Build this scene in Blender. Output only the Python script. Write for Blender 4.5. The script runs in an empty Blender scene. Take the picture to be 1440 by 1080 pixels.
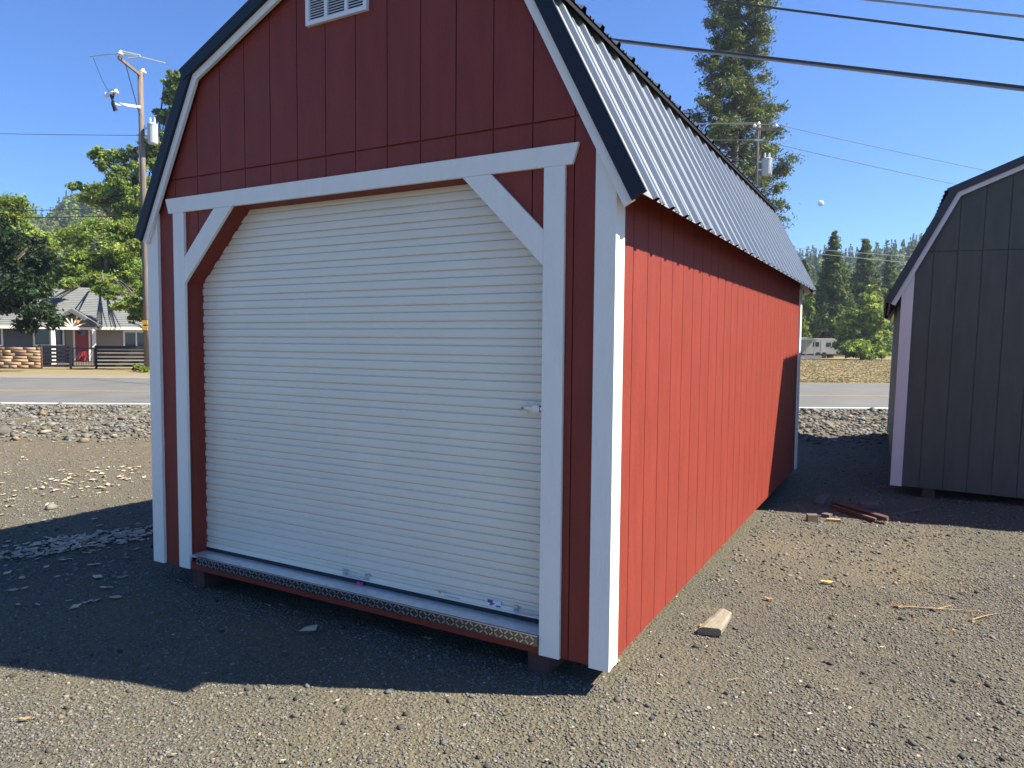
import bpy, math, random
import numpy as np
from mathutils import Vector, Matrix
rng = np.random.default_rng(7); random.seed(7)
SC = bpy.context.scene
COL = SC.collection

# ------------------------------------------------------------------ camera model
CAM = np.array([4.1843, -2.8297, 1.5382]); YAW, PITCH, ROLL, FPX = 0.50702, 0.058918, 0.0084977, 1006.07
_F = np.array([-math.sin(YAW)*math.cos(PITCH), math.cos(YAW)*math.cos(PITCH), -math.sin(PITCH)])
_R = np.array([math.cos(YAW), math.sin(YAW), 0.0]); _U = np.cross(_R, _F)
CR = _R*math.cos(ROLL)+_U*math.sin(ROLL); CU = -_R*math.sin(ROLL)+_U*math.cos(ROLL)
def ray(x, y): return _F+CR*(x-720)/FPX-CU*(y-540)/FPX
def D(x, y, dep): return CAM+ray(x, y)*dep                    # survey: point at a bearing and distance
def G(x, y, z=0.0):
    d = ray(x, y); return CAM+d*((z-CAM[2])/d[2])
def DZ(x, dep, z):                                             # point at bearing x, distance dep, height z
    p = D(x, 481, dep); p[2] = z; return p

# ------------------------------------------------------------------ tags
def tag(o, label=None, cat=None, group=None, kind=None):
    if label: o['label'] = label
    if cat: o['category'] = cat
    if group: o['group'] = group
    if kind: o['kind'] = kind
    return o
def empty(name, loc=(0, 0, 0), rot=(0, 0, 0)):
    o = bpy.data.objects.new(name, None); COL.objects.link(o)
    o.location = loc; o.rotation_euler = rot; o.empty_display_size = .2
    return o

# ------------------------------------------------------------------ materials
def mat(name, col, rough=.7, metal=0.0, var=.12, vscale=3.0, stretch=(1, 1, 1), bump=0.0, bscale=60.0,
        bstretch=(1, 1, 1), spec=.4, tint=False, dirt=None, dscale=1.5, damt=.5, translucent=0.0, coat=0.0):
    m = bpy.data.materials.new(name); m.use_nodes = True
    nt = m.node_tree; N = nt.nodes; L = nt.links; N.clear()
    out = N.new('ShaderNodeOutputMaterial'); b = N.new('ShaderNodeBsdfPrincipled')
    b.inputs['Roughness'].default_value = rough; b.inputs['Metallic'].default_value = metal
    b.inputs['Specular IOR Level'].default_value = spec
    b.inputs['Coat Weight'].default_value = coat
    tc = N.new('ShaderNodeTexCoord')
    mp = N.new('ShaderNodeMapping'); mp.inputs['Scale'].default_value = stretch; L.new(tc.outputs['Object'], mp.inputs[0])
    nz = N.new('ShaderNodeTexNoise'); nz.inputs['Scale'].default_value = vscale; nz.inputs['Detail'].default_value = 6
    L.new(mp.outputs[0], nz.inputs['Vector'])
    mr = N.new('ShaderNodeMapRange'); mr.inputs[1].default_value = .3; mr.inputs[2].default_value = .7
    mr.inputs[3].default_value = 1-var; mr.inputs[4].default_value = 1+var
    L.new(nz.outputs['Fac'], mr.inputs[0])
    mx = N.new('ShaderNodeMix'); mx.data_type = 'RGBA'; mx.blend_type = 'MULTIPLY'; mx.inputs[0].default_value = 1
    mx.inputs[6].default_value = (*col, 1)
    L.new(mr.outputs[0], mx.inputs[7]); cur = mx.outputs[2]
    if tint:
        at = N.new('ShaderNodeAttribute'); at.attribute_name = 'tint'
        m2 = N.new('ShaderNodeMix'); m2.data_type = 'RGBA'; m2.blend_type = 'MULTIPLY'; m2.inputs[0].default_value = 1
        L.new(cur, m2.inputs[6]); L.new(at.outputs['Color'], m2.inputs[7]); cur = m2.outputs[2]
    if dirt:
        n3 = N.new('ShaderNodeTexNoise'); n3.inputs['Scale'].default_value = dscale; n3.inputs['Detail'].default_value = 8
        n3.inputs['Roughness'].default_value = .65
        L.new(tc.outputs['Object'], n3.inputs['Vector'])
        r3 = N.new('ShaderNodeMapRange'); r3.inputs[1].default_value = .5; r3.inputs[2].default_value = .75; r3.inputs[4].default_value = damt
        L.new(n3.outputs['Fac'], r3.inputs[0])
        m3 = N.new('ShaderNodeMix'); m3.data_type = 'RGBA'; L.new(r3.outputs[0], m3.inputs[0])
        L.new(cur, m3.inputs[6]); m3.inputs[7].default_value = (*dirt, 1); cur = m3.outputs[2]
    L.new(cur, b.inputs['Base Color'])
    if bump:
        mb = N.new('ShaderNodeMapping'); mb.inputs['Scale'].default_value = bstretch; L.new(tc.outputs['Object'], mb.inputs[0])
        n2 = N.new('ShaderNodeTexNoise'); n2.inputs['Scale'].default_value = bscale; n2.inputs['Detail'].default_value = 4
        L.new(mb.outputs[0], n2.inputs['Vector'])
        bp = N.new('ShaderNodeBump'); bp.inputs['Strength'].default_value = bump; bp.inputs['Distance'].default_value = .01
        L.new(n2.outputs['Fac'], bp.inputs['Height']); L.new(bp.outputs[0], b.inputs['Normal'])
    if translucent:
        t = N.new('ShaderNodeBsdfTranslucent'); L.new(cur, t.inputs['Color'])
        ms = N.new('ShaderNodeMixShader'); ms.inputs[0].default_value = translucent
        L.new(b.outputs[0], ms.inputs[1]); L.new(t.outputs[0], ms.inputs[2]); L.new(ms.outputs[0], out.inputs[0])
    else:
        L.new(b.outputs[0], out.inputs[0])
    return m

# ------------------------------------------------------------------ mesh helpers
class MB:
    def __init__(s): s.v = []; s.f = []; s.mi = []; s.cur = 0
    def add(s, vs, fs):
        o = len(s.v); s.v += [tuple(map(float, v)) for v in vs]
        for f in fs: s.f.append(tuple(i+o for i in f)); s.mi.append(s.cur)
    def box(s, a, b):
        x0, y0, z0 = a; x1, y1, z1 = b
        s.add([(x0,y0,z0),(x1,y0,z0),(x1,y1,z0),(x0,y1,z0),(x0,y0,z1),(x1,y0,z1),(x1,y1,z1),(x0,y1,z1)],
              [(0,3,2,1),(4,5,6,7),(0,1,5,4),(1,2,6,5),(2,3,7,6),(3,0,4,7)])
    def prism(s, poly, y0, y1, plane='xz'):
        # polygon (a,b) extruded along the third axis
        n = len(poly)
        def P(p, h): return (p[0], h, p[1]) if plane == 'xz' else ((h, p[0], p[1]) if plane == 'yz' else (p[0], p[1], h))
        vs = [P(p, y0) for p in poly]+[P(p, y1) for p in poly]
        area = sum(poly[i][0]*poly[(i+1) % n][1]-poly[(i+1) % n][0]*poly[i][1] for i in range(n))
        fs = [tuple(range(n)), tuple(range(2*n-1, n-1, -1))]
        fs += [(i, i+n, (i+1) % n+n, (i+1) % n) for i in range(n)]
        flip = (area < 0) != (plane != 'xz')
        if flip ^ (y1 < y0): fs = [tuple(reversed(f)) for f in fs]
        s.add(vs, fs)
    def tube(s, pts, radii, n=8, cap=True):
        pts = [np.array(p, float) for p in pts]
        if not hasattr(radii, '__len__'): radii = [radii]*len(pts)
        vs = []; ref = None
        for i, p in enumerate(pts):
            t = pts[min(i+1, len(pts)-1)]-pts[max(i-1, 0)]; t = t/(np.linalg.norm(t)+1e-9)
            if ref is None: ref = np.array([1., 0, 0]) if abs(t[0]) < .8 else np.array([0., 1, 0])
            u = np.cross(t, ref); u /= np.linalg.norm(u)+1e-9; w = np.cross(t, u); ref = np.cross(u, t)
            for k in range(n):
                a = 2*math.pi*k/n; vs.append(p+(u*math.cos(a)+w*math.sin(a))*radii[i])
        fs = []
        for i in range(len(pts)-1):
            for k in range(n):
                a = i*n+k; b = i*n+(k+1) % n; fs.append((a, b, b+n, a+n))
        if cap: fs += [tuple(range(n-1, -1, -1)), tuple((len(pts)-1)*n+k for k in range(n))]
        s.add(vs, fs)
    def obox(s, c, ax, ay, az):      # oriented box: centre, three half-axis vectors
        c, ax, ay, az = [np.array(q, float) for q in (c, ax, ay, az)]
        vs = [c+sx*ax+sy*ay+sz*az for sz in (-1, 1) for sx, sy in ((-1,-1),(1,-1),(1,1),(-1,1))]
        s.add(vs, [(0,3,2,1),(4,5,6,7),(0,1,5,4),(1,2,6,5),(2,3,7,6),(3,0,4,7)])
    def build(s, name, mats, parent=None, smooth=False, bevel=0, sub=None):
        me = bpy.data.meshes.new(name); me.from_pydata(s.v, [], s.f); 
        mats = mats if isinstance(mats, (list, tuple)) else [mats]
        for m in mats: me.materials.append(m)
        if len(mats) > 1: me.polygons.foreach_set('material_index', s.mi)
        if smooth: me.shade_smooth()
        me.update()
        o = bpy.data.objects.new(name, me); COL.objects.link(o)
        if parent is not None: o.parent = parent
        if bevel:
            b = o.modifiers.new('b', 'BEVEL'); b.width = bevel; b.segments = 2; b.limit_method = 'ANGLE'
        return o
def shift(mb, org): mb.v = [(v[0]-org[0], v[1]-org[1], v[2]-org[2]) for v in mb.v]; return mb

def fast(name, V, Fc, m, parent=None, tint=None, org=(0, 0, 0)):
    V = np.asarray(V, np.float32)-np.asarray(org, np.float32); Fc = np.asarray(Fc, np.int32)
    k = Fc.shape[1]; me = bpy.data.meshes.new(name)
    me.vertices.add(len(V)); me.vertices.foreach_set('co', V.ravel())
    me.loops.add(Fc.size); me.loops.foreach_set('vertex_index', Fc.ravel())
    me.polygons.add(len(Fc)); me.polygons.foreach_set('loop_start', np.arange(0, Fc.size, k, dtype=np.int32))
    me.polygons.foreach_set('loop_total', np.full(len(Fc), k, np.int32))
    me.update(calc_edges=True)
    for q in (m if isinstance(m, (list, tuple)) else [m]): me.materials.append(q)
    if tint is not None:
        a = me.attributes.new('tint', 'FLOAT_COLOR', 'FACE')
        t = np.ones((len(Fc), 4), np.float32); t[:, :tint.shape[1]] = tint; a.data.foreach_set('color', t.ravel())
    o = bpy.data.objects.new(name, me); COL.objects.link(o)
    if parent is not None: o.parent = parent
    return o

# ------------------------------------------------------------------ palette
M = {}
def wood_paint(name, col, var=.10, rough=.55):
    return mat(name, col, rough=rough, var=var, vscale=5, stretch=(3, 3, .6), bump=.45, bscale=24, bstretch=(9, 9, 1.2), spec=.3)
M['red'] = wood_paint('barn_red_siding', (.222, .035, .0205))
M['white'] = wood_paint('white_painted_trim', (.86, .80, .69), .03, .5)
M['green'] = wood_paint('grey_green_siding', (.074, .077, .063))
M['mauve'] = wood_paint('pale_trim', (.62, .575, .55), .04)
M['black_metal'] = mat('black_rake_metal', (.012, .016, .026), rough=.55, var=.1, spec=.3)
M['brown_metal'] = mat('dark_brown_metal', (.035, .028, .032), rough=.4, var=.1)
M['galv'] = mat('galvalume_panel', (.32, .34, .34), rough=.38, metal=.65, var=.05, vscale=8)
M['curtain'] = mat('ivory_door_curtain', (.78, .71, .57), rough=.33, var=.03, vscale=2, spec=.5)
M['underside'] = mat('shade_black_backside', (.012, .012, .014), rough=.9, var=.1, spec=.1)  # near-black holds the shade under the sheets in its colour; flashing shares it
M['alu'] = mat('bright_aluminium', (.72, .73, .74), rough=.3, metal=1, var=.08, vscale=10)
M['aludark'] = mat('tread_plate_ground', (.16, .17, .18), rough=.3, metal=1, var=.1)
M['steel'] = mat('zinc_steel', (.60, .60, .60), rough=.32, metal=.9, var=.1)
M['rubber'] = mat('black_rubber', (.02, .02, .022), rough=.7)
M['dark'] = mat('dark_interior', (.03, .025, .025), rough=.9)
M['skid'] = mat('treated_skid_timber', (.085, .04, .035), rough=.85, var=.25, vscale=12, stretch=(1, .2, 1), bump=.3)
M['vent'] = mat('white_vinyl', (.78, .77, .74), rough=.45, var=.03)
M['lumber'] = mat('weathered_lumber', (.23, .20, .145), rough=.85, var=.25, vscale=14, stretch=(6, 1, 6), bump=.5, bscale=40, bstretch=(8, 1, 8))
M['lumber_dark'] = mat('grey_dark_lumber', (.12, .095, .085), rough=.9, var=.3, vscale=14, stretch=(6, 1, 6), bump=.5, bscale=40, bstretch=(8, 1, 8))
M['lumber_red'] = mat('red_brown_lumber', (.10, .060, .048), rough=.85, var=.3, vscale=14, stretch=(6, 1, 6), bump=.5, bscale=40, bstretch=(8, 1, 8))
M['fresh'] = mat('fresh_cut_pine', (.42, .30, .15), rough=.8, var=.15, vscale=20, bump=.3)

# ------------------------------------------------------------------ barn sheds
def offset_poly(P, d):          # polyline offset, + = outwards (up) for left-to-right polyline
    out = []
    for i, p in enumerate(P):
        ns = []
        for a, b in ((i-1, i), (i, i+1)):
            if a >= 0 and b < len(P):
                t = np.array(P[b])-np.array(P[a]); t = t/np.linalg.norm(t); ns.append(np.array([-t[1], t[0]]))
        n = sum(ns); n = n/np.linalg.norm(n); c = n.dot(ns[0]); out.append(tuple(np.array(p)+n*d/c))
    return out
def interp(P, x):
    xs = [p[0] for p in P]; zs = [p[1] for p in P]; return float(np.interp(x, xs, zs))
def clip_board(x0, x1, bot, top):
    """polygon between x0..x1 under polyline `top` and above polyline/number `bot`"""
    tf = (lambda x: interp(top, x)) if isinstance(top, list) else (lambda x: top)
    bf = (lambda x: interp(bot, x)) if isinstance(bot, list) else (lambda x: bot)
    xt = sorted({x0, x1} | {p[0] for p in top if x0 < p[0] < x1}) if isinstance(top, list) else [x0, x1]
    xb = sorted({x0, x1} | {p[0] for p in bot if x0 < p[0] < x1}) if isinstance(bot, list) else [x0, x1]
    return [(x, bf(x)) for x in xb]+[(x, tf(x)) for x in reversed(xt)]

def ribbed(mb, A, B, y0, y1, lift=0.0, first=.16, pitch=.2286):
    A = np.array(A); B = np.array(B); t = (B-A)/np.linalg.norm(B-A); n = np.array([-t[1], t[0]])
    if n[1] < 0: n = -n
    prof = [(y0, 0)]; y = y0+first
    while y < y1-.04:
        prof += [(y-.026, 0), (y-.015, .021), (y+.015, .021), (y+.026, 0)]
        for q in (.075, .115):
            if y+q+.02 < y1-.04: prof += [(y+q-.01, 0), (y+q-.005, .009), (y+q+.005, .009), (y+q+.01, 0)]
        y += pitch
    prof.append((y1, 0)); k = len(prof); vs = []
    for base in (lift, lift-.003):
        for E in (A, B):
            for (yy, h) in prof: q = E+n*(h+base); vs.append((q[0], yy, q[1]))
    fs = []
    for i in range(k-1):
        fs.append((i, i+1, k+i+1, k+i)); fs.append((2*k+i, 3*k+i, 3*k+i+1, 2*k+i+1))
        fs.append((i, 2*k+i, 2*k+i+1, i+1)); fs.append((k+i, k+i+1, 3*k+i+1, 3*k+i))
    nf0 = len(mb.f); fs += [(0, k, 3*k, 2*k), (k-1, 3*k-1, 4*k-1, 2*k-1)]
    mb.add(vs, fs)
    for j in range(k-1):
        for q in ((1, 2, 3) if lift else (1,)): mb.mi[nf0+4*j+q] = 2
    # screw heads beside the ribs
    mb.cur = 1; y = y0+first
    Ln = np.linalg.norm(B-A)
    while y < y1-.04:
        for s_ in (.06, .36, .68, .98):
            q = A+(B-A)*s_ if Ln > .3 else A
            c = q+n*(lift+.005)
            mb.obox((c[0], y+.05, c[1]), (t[0]*.006, 0, t[1]*.006), (0, .006, 0), (n[0]*.004, 0, n[1]*.004))
        y += pitch
    mb.cur = 0

def barn(root, W, L, RO, zb, seam, sid, trim, rake, roofm, opening, wide_open=None):
    """RO: outer roof polyline in (x,z). opening: polyline list of the opening's head or None."""
    wall_top = offset_poly(RO, -.078); cov = offset_poly(RO, -.072)
    g0 = .461-.2032*2; cuts = [g0+.2032*i for i in range(-1, 40)]
    # ---- front wall
    def wall(name, y0, y1, yb0, yb1, op):
        w = MB(); xa, xb = .104, W-.094
        def cross(z, i):
            a, b = wall_top[i], wall_top[i+1]; return a[0]+(z-a[1])*(b[0]-a[0])/(b[1]-a[1])
        xl, xr = cross(seam+.006, 0), cross(seam+.006, 3); sl_, sr_ = cross(seam-.006, 0), cross(seam-.006, 3)
        low_top = [wall_top[0], (sl_, seam-.006), (sr_, seam-.006), wall_top[-1]]
        edges = [xa]+[c for c in cuts if xa+.01 < c < xb-.01]+[xb]; rows = []
        for a, b in zip(edges[:-1], edges[1:]):
            a2 = a+(.0028 if a > xa else 0); b2 = b-(.0028 if b < xb else 0)
            segs = [(a2, b2)]
            if op:      # split where the board crosses the opening's sides
                segs = []; xs = [a2]+[q for q in (op[0][0], op[-1][0]) if a2 < q < b2]+[b2]
                segs = list(zip(xs[:-1], xs[1:]))
            for (p, q) in segs:
                mid = (p+q)/2
                lo = zb+.003
                if op and op[0][0] < mid < op[-1][0]:
                    lo = op; 
                w.prism(clip_board(p, q, lo, low_top), y0, y1)
                pp, qq = max(p, xl), min(q, xr)
                if qq-pp > .004: w.prism(clip_board(pp, qq, seam+.004, wall_top), y0, y1)
        # backing behind the grooves
        xs = [xa+.001]+([op[0][0], op[-1][0]] if op else [])+[xb-.001]
        for p, q in zip(xs[:-1], xs[1:]):
            inside = op and p == op[0][0]
            w.prism(clip_board(p, q, op if inside else zb+.01, wall_top), yb0, yb1)
        return w.build(name, sid, root)
    wall('front_wall', .019, .031, .029, .04, opening)
    wall('back_wall', L-.019, L-.031, L-.029, L-.04, None)
    # ---- side walls
    for sgn, X in ((1, W), (-1, 0)):
        w = MB(); zt = interp(RO, .03)-.10
        ed = [.092]+[c for c in [.2715+.2032*i for i in range(40)] if c < L-.1]+[L-.092]
        for a, b in zip(ed[:-1], ed[1:]):
            xs = sorted((X-sgn*.019, X-sgn*.031))
            w.box((xs[0], a+(.0028 if a > .1 else 0), zb+.003), (xs[1], b-(.0028 if b < L-.1 else 0), zt))
        xs = sorted((X-sgn*.029, X-sgn*.04)); w.box((xs[0], .093, zb+.01), (xs[1], L-.093, zt-.01))
        o = w.build('side_wall', sid, root)
        if sgn > 0 and sid is M['red']: o['label'] = 'sunlit red side wall with vertical grooves'
    # ---- corner boards (an L of two boards)
    for xa, xb, sx in ((0, .104, -1), (W-.094, W, 1)):
        for ya, yb, yl in ((0, .019, .11), (L, L-.019, L-.11)):
            w = MB(); 
            w.prism(clip_board(xa, xb, zb, [(p[0], min(p[1], p[1])) for p in cov]), ya, yb)
            X0, X1 = (W-.019, W-.0) if sx > 0 else (0, .019)
            a, b = sorted((yb, yl)); 
            w.box((X0+(.0 if sx > 0 else .0015), a, zb+.002), (X1-(.0015 if sx > 0 else 0), b, interp(RO, .0)-.115))
            w.build('corner_board', trim, root)
    # ---- roof sheets
    y0, y1 = -.030, L+.05
    K = len(RO)
    for i in range(K-1):
        A, B = np.array(RO[i]), np.array(RO[i+1]); up = i in (1, 2)
        mb = MB()
        if up:   # upper sheets oversail the lower ones
            t = (B-A)/np.linalg.norm(B-A)
            if i == 1: A = A-t*.06
            else: B = B+t*.06
        ribbed(mb, A, B, y0, y1, lift=(.012 if up else 0))
        mb.build('roof_panel', [roofm, M['steel'], M['underside']], root)
    # sheathing under the sheets, flashing at the break, ridge cap
    RD = [tuple(np.array(RO[0])+(np.array(RO[1])-np.array(RO[0]))*.045)]+RO[1:-1]+[tuple(np.array(RO[-1])+(np.array(RO[-2])-np.array(RO[-1]))*.045)]
    inner = offset_poly(RD, -.008); inner2 = offset_poly(RD, -.03)
    mb = MB()
    for i in range(K-1):
        mb.prism([inner[i], inner[i+1], inner2[i+1], inner2[i]], y0+.02, y1-.02)
    mb.build('roof_deck', sid, root)
    for i, s_ in ((1, 1), (3, -1)):
        mb = MB(); A = np.array(RO[i]); lo = np.array(RO[0 if i == 1 else 4]); t = (lo-A)/np.linalg.norm(lo-A)
        n = np.array([-t[1], t[0]]); n = n if n[1] > 0 else -n
        p = A+n*.004; q = A+t*.045
        tu = (np.array(RO[2])-A)/np.linalg.norm(np.array(RO[2])-A); nu = np.array([-tu[1], tu[0]]); nu = nu if nu[1] > 0 else -nu
        e = A-tu*.054+nu*.006
        mb.prism([tuple(A+tu*.02+nu*.008), tuple(e), tuple(e+t*.05), tuple(e+t*.05-n*.003), tuple(e-n*.004-nu*.003), tuple(A+tu*.02+nu*.004)], y0, y1)
        mb.build('roof_break_flashing', M['underside'], root)
    mb = MB(); P = np.array(RO[2])
    tl = (np.array(RO[1])-P); tl /= np.linalg.norm(tl); tr = (np.array(RO[3])-P); tr /= np.linalg.norm(tr)
    mb.prism([tuple(P+tl*.14+(0, .035)), tuple(P+(0, .04)), tuple(P+tr*.14+(0, .035)), tuple(P+tr*.14+(0, .038)), tuple(P+(0, .05)), tuple(P+tl*.14+(0, .038))], y0-.01, y1+.01)
    mb.build('ridge_cap', rake, root)
    # ---- rakes: dark metal trim over pale fascia, front and back
    for (ya, yb, yc) in ((-.040, -.0225, -.0035), (L+.060, L+.040, L+.0035)):
        o1 = offset_poly(RO, .020); o2 = offset_poly(RO, -.050); o3 = offset_poly(RO, -.042); o4 = offset_poly(RO, -.092)
        mb = MB()
        for i in range(K-1):
            a1, b1, a2, b2 = [np.array(q) for q in (o1[i], o1[i+1], o2[i], o2[i+1])]
            if i in (1, 2):    # upper trim ends in a square cut past the break
                t = (np.array(RO[i+1])-np.array(RO[i])); t /= np.linalg.norm(t)
                if i == 1:
                    n = np.array([-t[1], t[0]]); base = np.array(RO[1])-t*.05; a1 = base+n*.022; a2 = base-n*.05
                else:
                    n = np.array([-t[1], t[0]]); base = np.array(RO[3])+t*.05; b1 = base+n*.022; b2 = base-n*.05
                mb.prism([tuple(a1), tuple(b1), tuple(b2), tuple(a2)], ya-(.004 if ya < 0 else -.004), yb)
            else:
                mb.prism([tuple(a1), tuple(b1), tuple(b2), tuple(a2)], ya, yb)
        mb.build('rake_trim', rake, root)
        mb = MB()
        for i in range(K-1): mb.prism([o3[i], o3[i+1], o4[i+1], o4[i]], yb-(.0 if ya < 0 else .0), yc)
        mb.build('fascia_board', trim, root)
    # ---- floor and skids
    mb = MB(); mb.box((.05, .06, zb+.003), (W-.05, L-.06, zb+.05)); mb.build('floor', M['dark'], root)
    mb = MB(); mb.box((.106, .033, zb-.0), (W-.096, .055, zb+.04)); mb.build('rim_joist', sid, root)
    for x in (.35, W/2, W-.37):
        mb = MB(); mb.box((x-.055, .06 if x != W/2 else .9, -.02), (x+.055, L-.05, zb-.001)); mb.build('skid', M['skid'], root, bevel=.004)

RED = empty('barn_shed')
tag(RED, 'large red barn shed with white trim, ivory roll-up door and silver ribbed roof', 'shed', 'gambrel roofed barn sheds')
RO = [(-.055, 2.165), (.450, 3.109), (1.587, 3.625), (2.724, 3.109), (3.222, 2.138)]
WD, LN, ZB = 3.10, 5.86, .12
OPN = [(.351, 1.874), (.774, 2.297), (2.339, 2.297), (2.762, 1.874)]
barn(RED, WD, LN, RO, ZB, 2.50, M['red'], M['white'], M['black_metal'], M['galv'], OPN)
# door surround
def board(name, poly, parent, y0=0, y1=.0188, m='white'):
    mb = MB(); mb.prism(poly, y0, y1); return mb.build(name, M[m], parent, bevel=.0015)
board('door_header', [(.183, 2.387), (.212, 2.2975), (2.897, 2.2975), (2.926, 2.387)], RED)
board('door_post', [(.252, .122), (.351, .122), (.351, 2.297), (.252, 2.297)], RED)
board('door_post', [(2.762, .122), (2.863, .122), (2.863, 2.297), (2.762, 2.297)], RED)
board('corner_brace', [(.3515, 1.874), (.774, 2.2965), (.62, 2.2965), (.3515, 2.028)], RED)
board('corner_brace', [(2.7615, 1.874), (2.7615, 2.028), (2.493, 2.2965), (2.339, 2.2965)], RED)
# jamb lining around the opening
ring = [(.351, .20)]+OPN+[(2.762, .20)]
outer = [(.32, .20), (.32, 1.888), (.761, 2.328), (2.352, 2.328), (2.793, 1.888), (2.793, .20)]
mb = MB()
for i in range(5): mb.prism([ring[i], ring[i+1], outer[i+1], outer[i]], .0405, .150)
mb.build('door_jamb', M['red'], RED)
mb = MB(); mb.box((.352, .008, .124), (2.761, .03, .17)); mb.build('sill_board', M['red'], RED)
# tread plate threshold
mb = MB(); mb.box((.425, -.012, .163), (2.760, .004, .2115)); mb.cur = 2; mb.box((.352, .0045, .2), (2.761, .13, .2105)); mb.cur = 1
for r in range(2):
    for i in range(86):
        x = .44+i*.027; z = .176+.023*r; s_ = 1 if (i+r) % 2 else -1
        mb.obox((x, -.0135, z), (.0078, 0, .0068*s_), (0, .0018, 0), (-.0019*s_, 0, .002))
mb.box((.425, -.0135, .2095), (2.760, -.010, .2135))
mb.cur = 0
mb.build('threshold_plate', [M['aludark'], M['alu'], mat('brushed_aluminium', (.80, .81, .82), rough=.38, metal=.65, var=.12, vscale=30)], RED)
# roll-up curtain
def curtain():
    prof = []; z = .262; dz = .0834
    prof += [(.125, .232), (.125, .262)]
    while z < 2.31:
        prof += [(.1263, z), (.1365, z+.002), (.1375, z+.0045), (.1318, z+.0075), (.1308, z+.014), (.1308, z+.032), (.1318, z+.0375), (.1380, z+.0395), (.1380, z+.0425), (.1270, z+.0445), (.1260, z+.052), (.1256, z+.062), (.1260, z+.076)]
        z += dz
    prof += [(.13, 2.36)]
    mb = MB(); k = len(prof); vs = []
    for x in (.340, 2.773): vs += [(x, y, z) for y, z in prof]
    for x in (.340, 2.773): vs += [(x, y+.004, z) for y, z in prof]
    fs = []
    for i in range(k-1): fs += [(i, k+i, k+i+1, i+1), (2*k+i, 2*k+i+1, 3*k+i+1, 3*k+i)]
    mb.add(vs, fs); return mb
DOOR = curtain().build('roll_up_door', M['curtain'], RED)
mb = MB(); mb.box((.353, .121, .2335), (2.760, .1248, .2385)); mb.box((.353, .1175, .2385), (2.760, .1248, .243)); mb.box((.353, .1215, .283), (2.760, .1245, .288)); mb.build('bottom_bar', M['curtain'], DOOR)
mb = MB(); mb.box((.353, .122, .2108), (2.760, .134, .2333)); mb.build('bottom_seal', M['rubber'], DOOR)
for x0, x1 in ((1.50, 1.66), (2.575, 2.715)):
    mb = MB()
    mb.tube([(x0, .122, .262), (x0+.006, .098, .258), (x0+.02, .092, .252), (x1-.02, .092, .252), (x1-.006, .098, .258), (x1, .122, .262)], .006, 8)
    mb.box((x0-.012, .119, .246), (x0+.014, .1224, .277)); mb.box((x1-.014, .119, .246), (x1+.012, .1224, .277))
    mb.build('pull_handle', M['steel'], DOOR)
mb = MB(); mb.box((2.595, .118, 1.20), (2.757, .1235, 1.262)); mb.build('latch_plate', M['curtain'], DOOR)
lt = MB(); lt.box((2.60, .104, 1.224), (2.757, .114, 1.238)); lt.box((2.662, .100, 1.214), (2.70, .1177, 1.246)); lt.tube([(2.63, .1175, 1.252), (2.63, .112, 1.252)], .005, 8); lt.tube([(2.63, .1175, 1.209), (2.63, .112, 1.209)], .005, 8)
lt.tube([(2.61, .104, 1.231), (2.61, .09, 1.224)], .006, 8)
lt.build('slide_latch', M['steel'], DOOR)
def flat(name, quads, parent):
    ms = [M[q[0]] for q in quads]; mb = MB()
    for i, q in enumerate(quads):
        mb.cur = i; mb.prism(q[1], .1206-.0003*i-.0003, .1206-.0003*i) if False else mb.prism(q[1], .1236-.0004*i, .1246)
    return mb.build(name, ms, parent)
for n, c in (('st_blue', (.05, .08, .26)), ('st_red', (.55, .06, .05)), ('st_white', (.75, .75, .78)), ('st_pink', (.55, .07, .26)), ('st_grey', (.35, .37, .40)), ('st_orange', (.8, .3, .12))):
    M[n] = mat(n, c, rough=.4, var=.05)
def rect(a, b, c, d): return [(a, b), (c, b), (c, d), (a, d)]
flat('sticker', [('st_white', rect(2.415, .247, 2.492, .279)), ('st_blue', rect(2.417, .262, 2.447, .278)), ('st_red', [(2.424, .249), (2.448, .254), (2.462, .266), (2.434, .262)]), ('st_blue', rect(2.465, .249, 2.49, .256))], DOOR)['label'] = 'small blue, red and white flag-like sticker'
flat('sticker', [('st_orange', [(2.118, .268), (2.146, .266), (2.136, .254), (2.13, .254)]), ('st_grey', rect(2.15, .262, 2.176, .266)), ('st_grey', rect(2.162, .247, 2.255, .251))], DOOR)['label'] = 'tiny orange and grey printed sticker'
mb = MB()
mb.prism([(1.60, .207), (1.632, .207), (1.636, .230), (1.618, .222), (1.604, .230)], .10, .117); mb.build('tag', M['st_pink'], DOOR)['label'] = 'small pink tag hanging below the middle handle'
# gable vent
V0 = MB(); x0, x1, z0, z1 = 1.36, 1.77, 3.176, 3.46
for a in (rect(x0, z0, x1, z0+.022), rect(x0, z1-.022, x1, z1), rect(x0, z0+.022, x0+.022, z1-.022), rect(x1-.022, z0+.022, x1, z1-.022)): V0.prism(a, -.002, .0185)
for k in (1, 2):
    xm = x0+(x1-x0)*k/3; V0.prism(rect(xm-.009, z0+.022, xm+.009, z1-.022), .001, .0185)
VENT = V0.build('gable_vent', M['vent'], RED)
mb = MB(); z = z0+.024
while z < z1-.025:
    mb.prism([(.004, z), (.007, z), (.0175, z+.011), (.0145, z+.011)], x0+.022, x1-.022, plane='yz'); z += .0135
mb.build('louvre', M['vent'], VENT)
mb = MB(); mb.box((x0+.02, .0176, z0+.02), (x1-.02, .0186, z1-.02)); mb.build('vent_screen', M['dark'], VENT)
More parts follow.
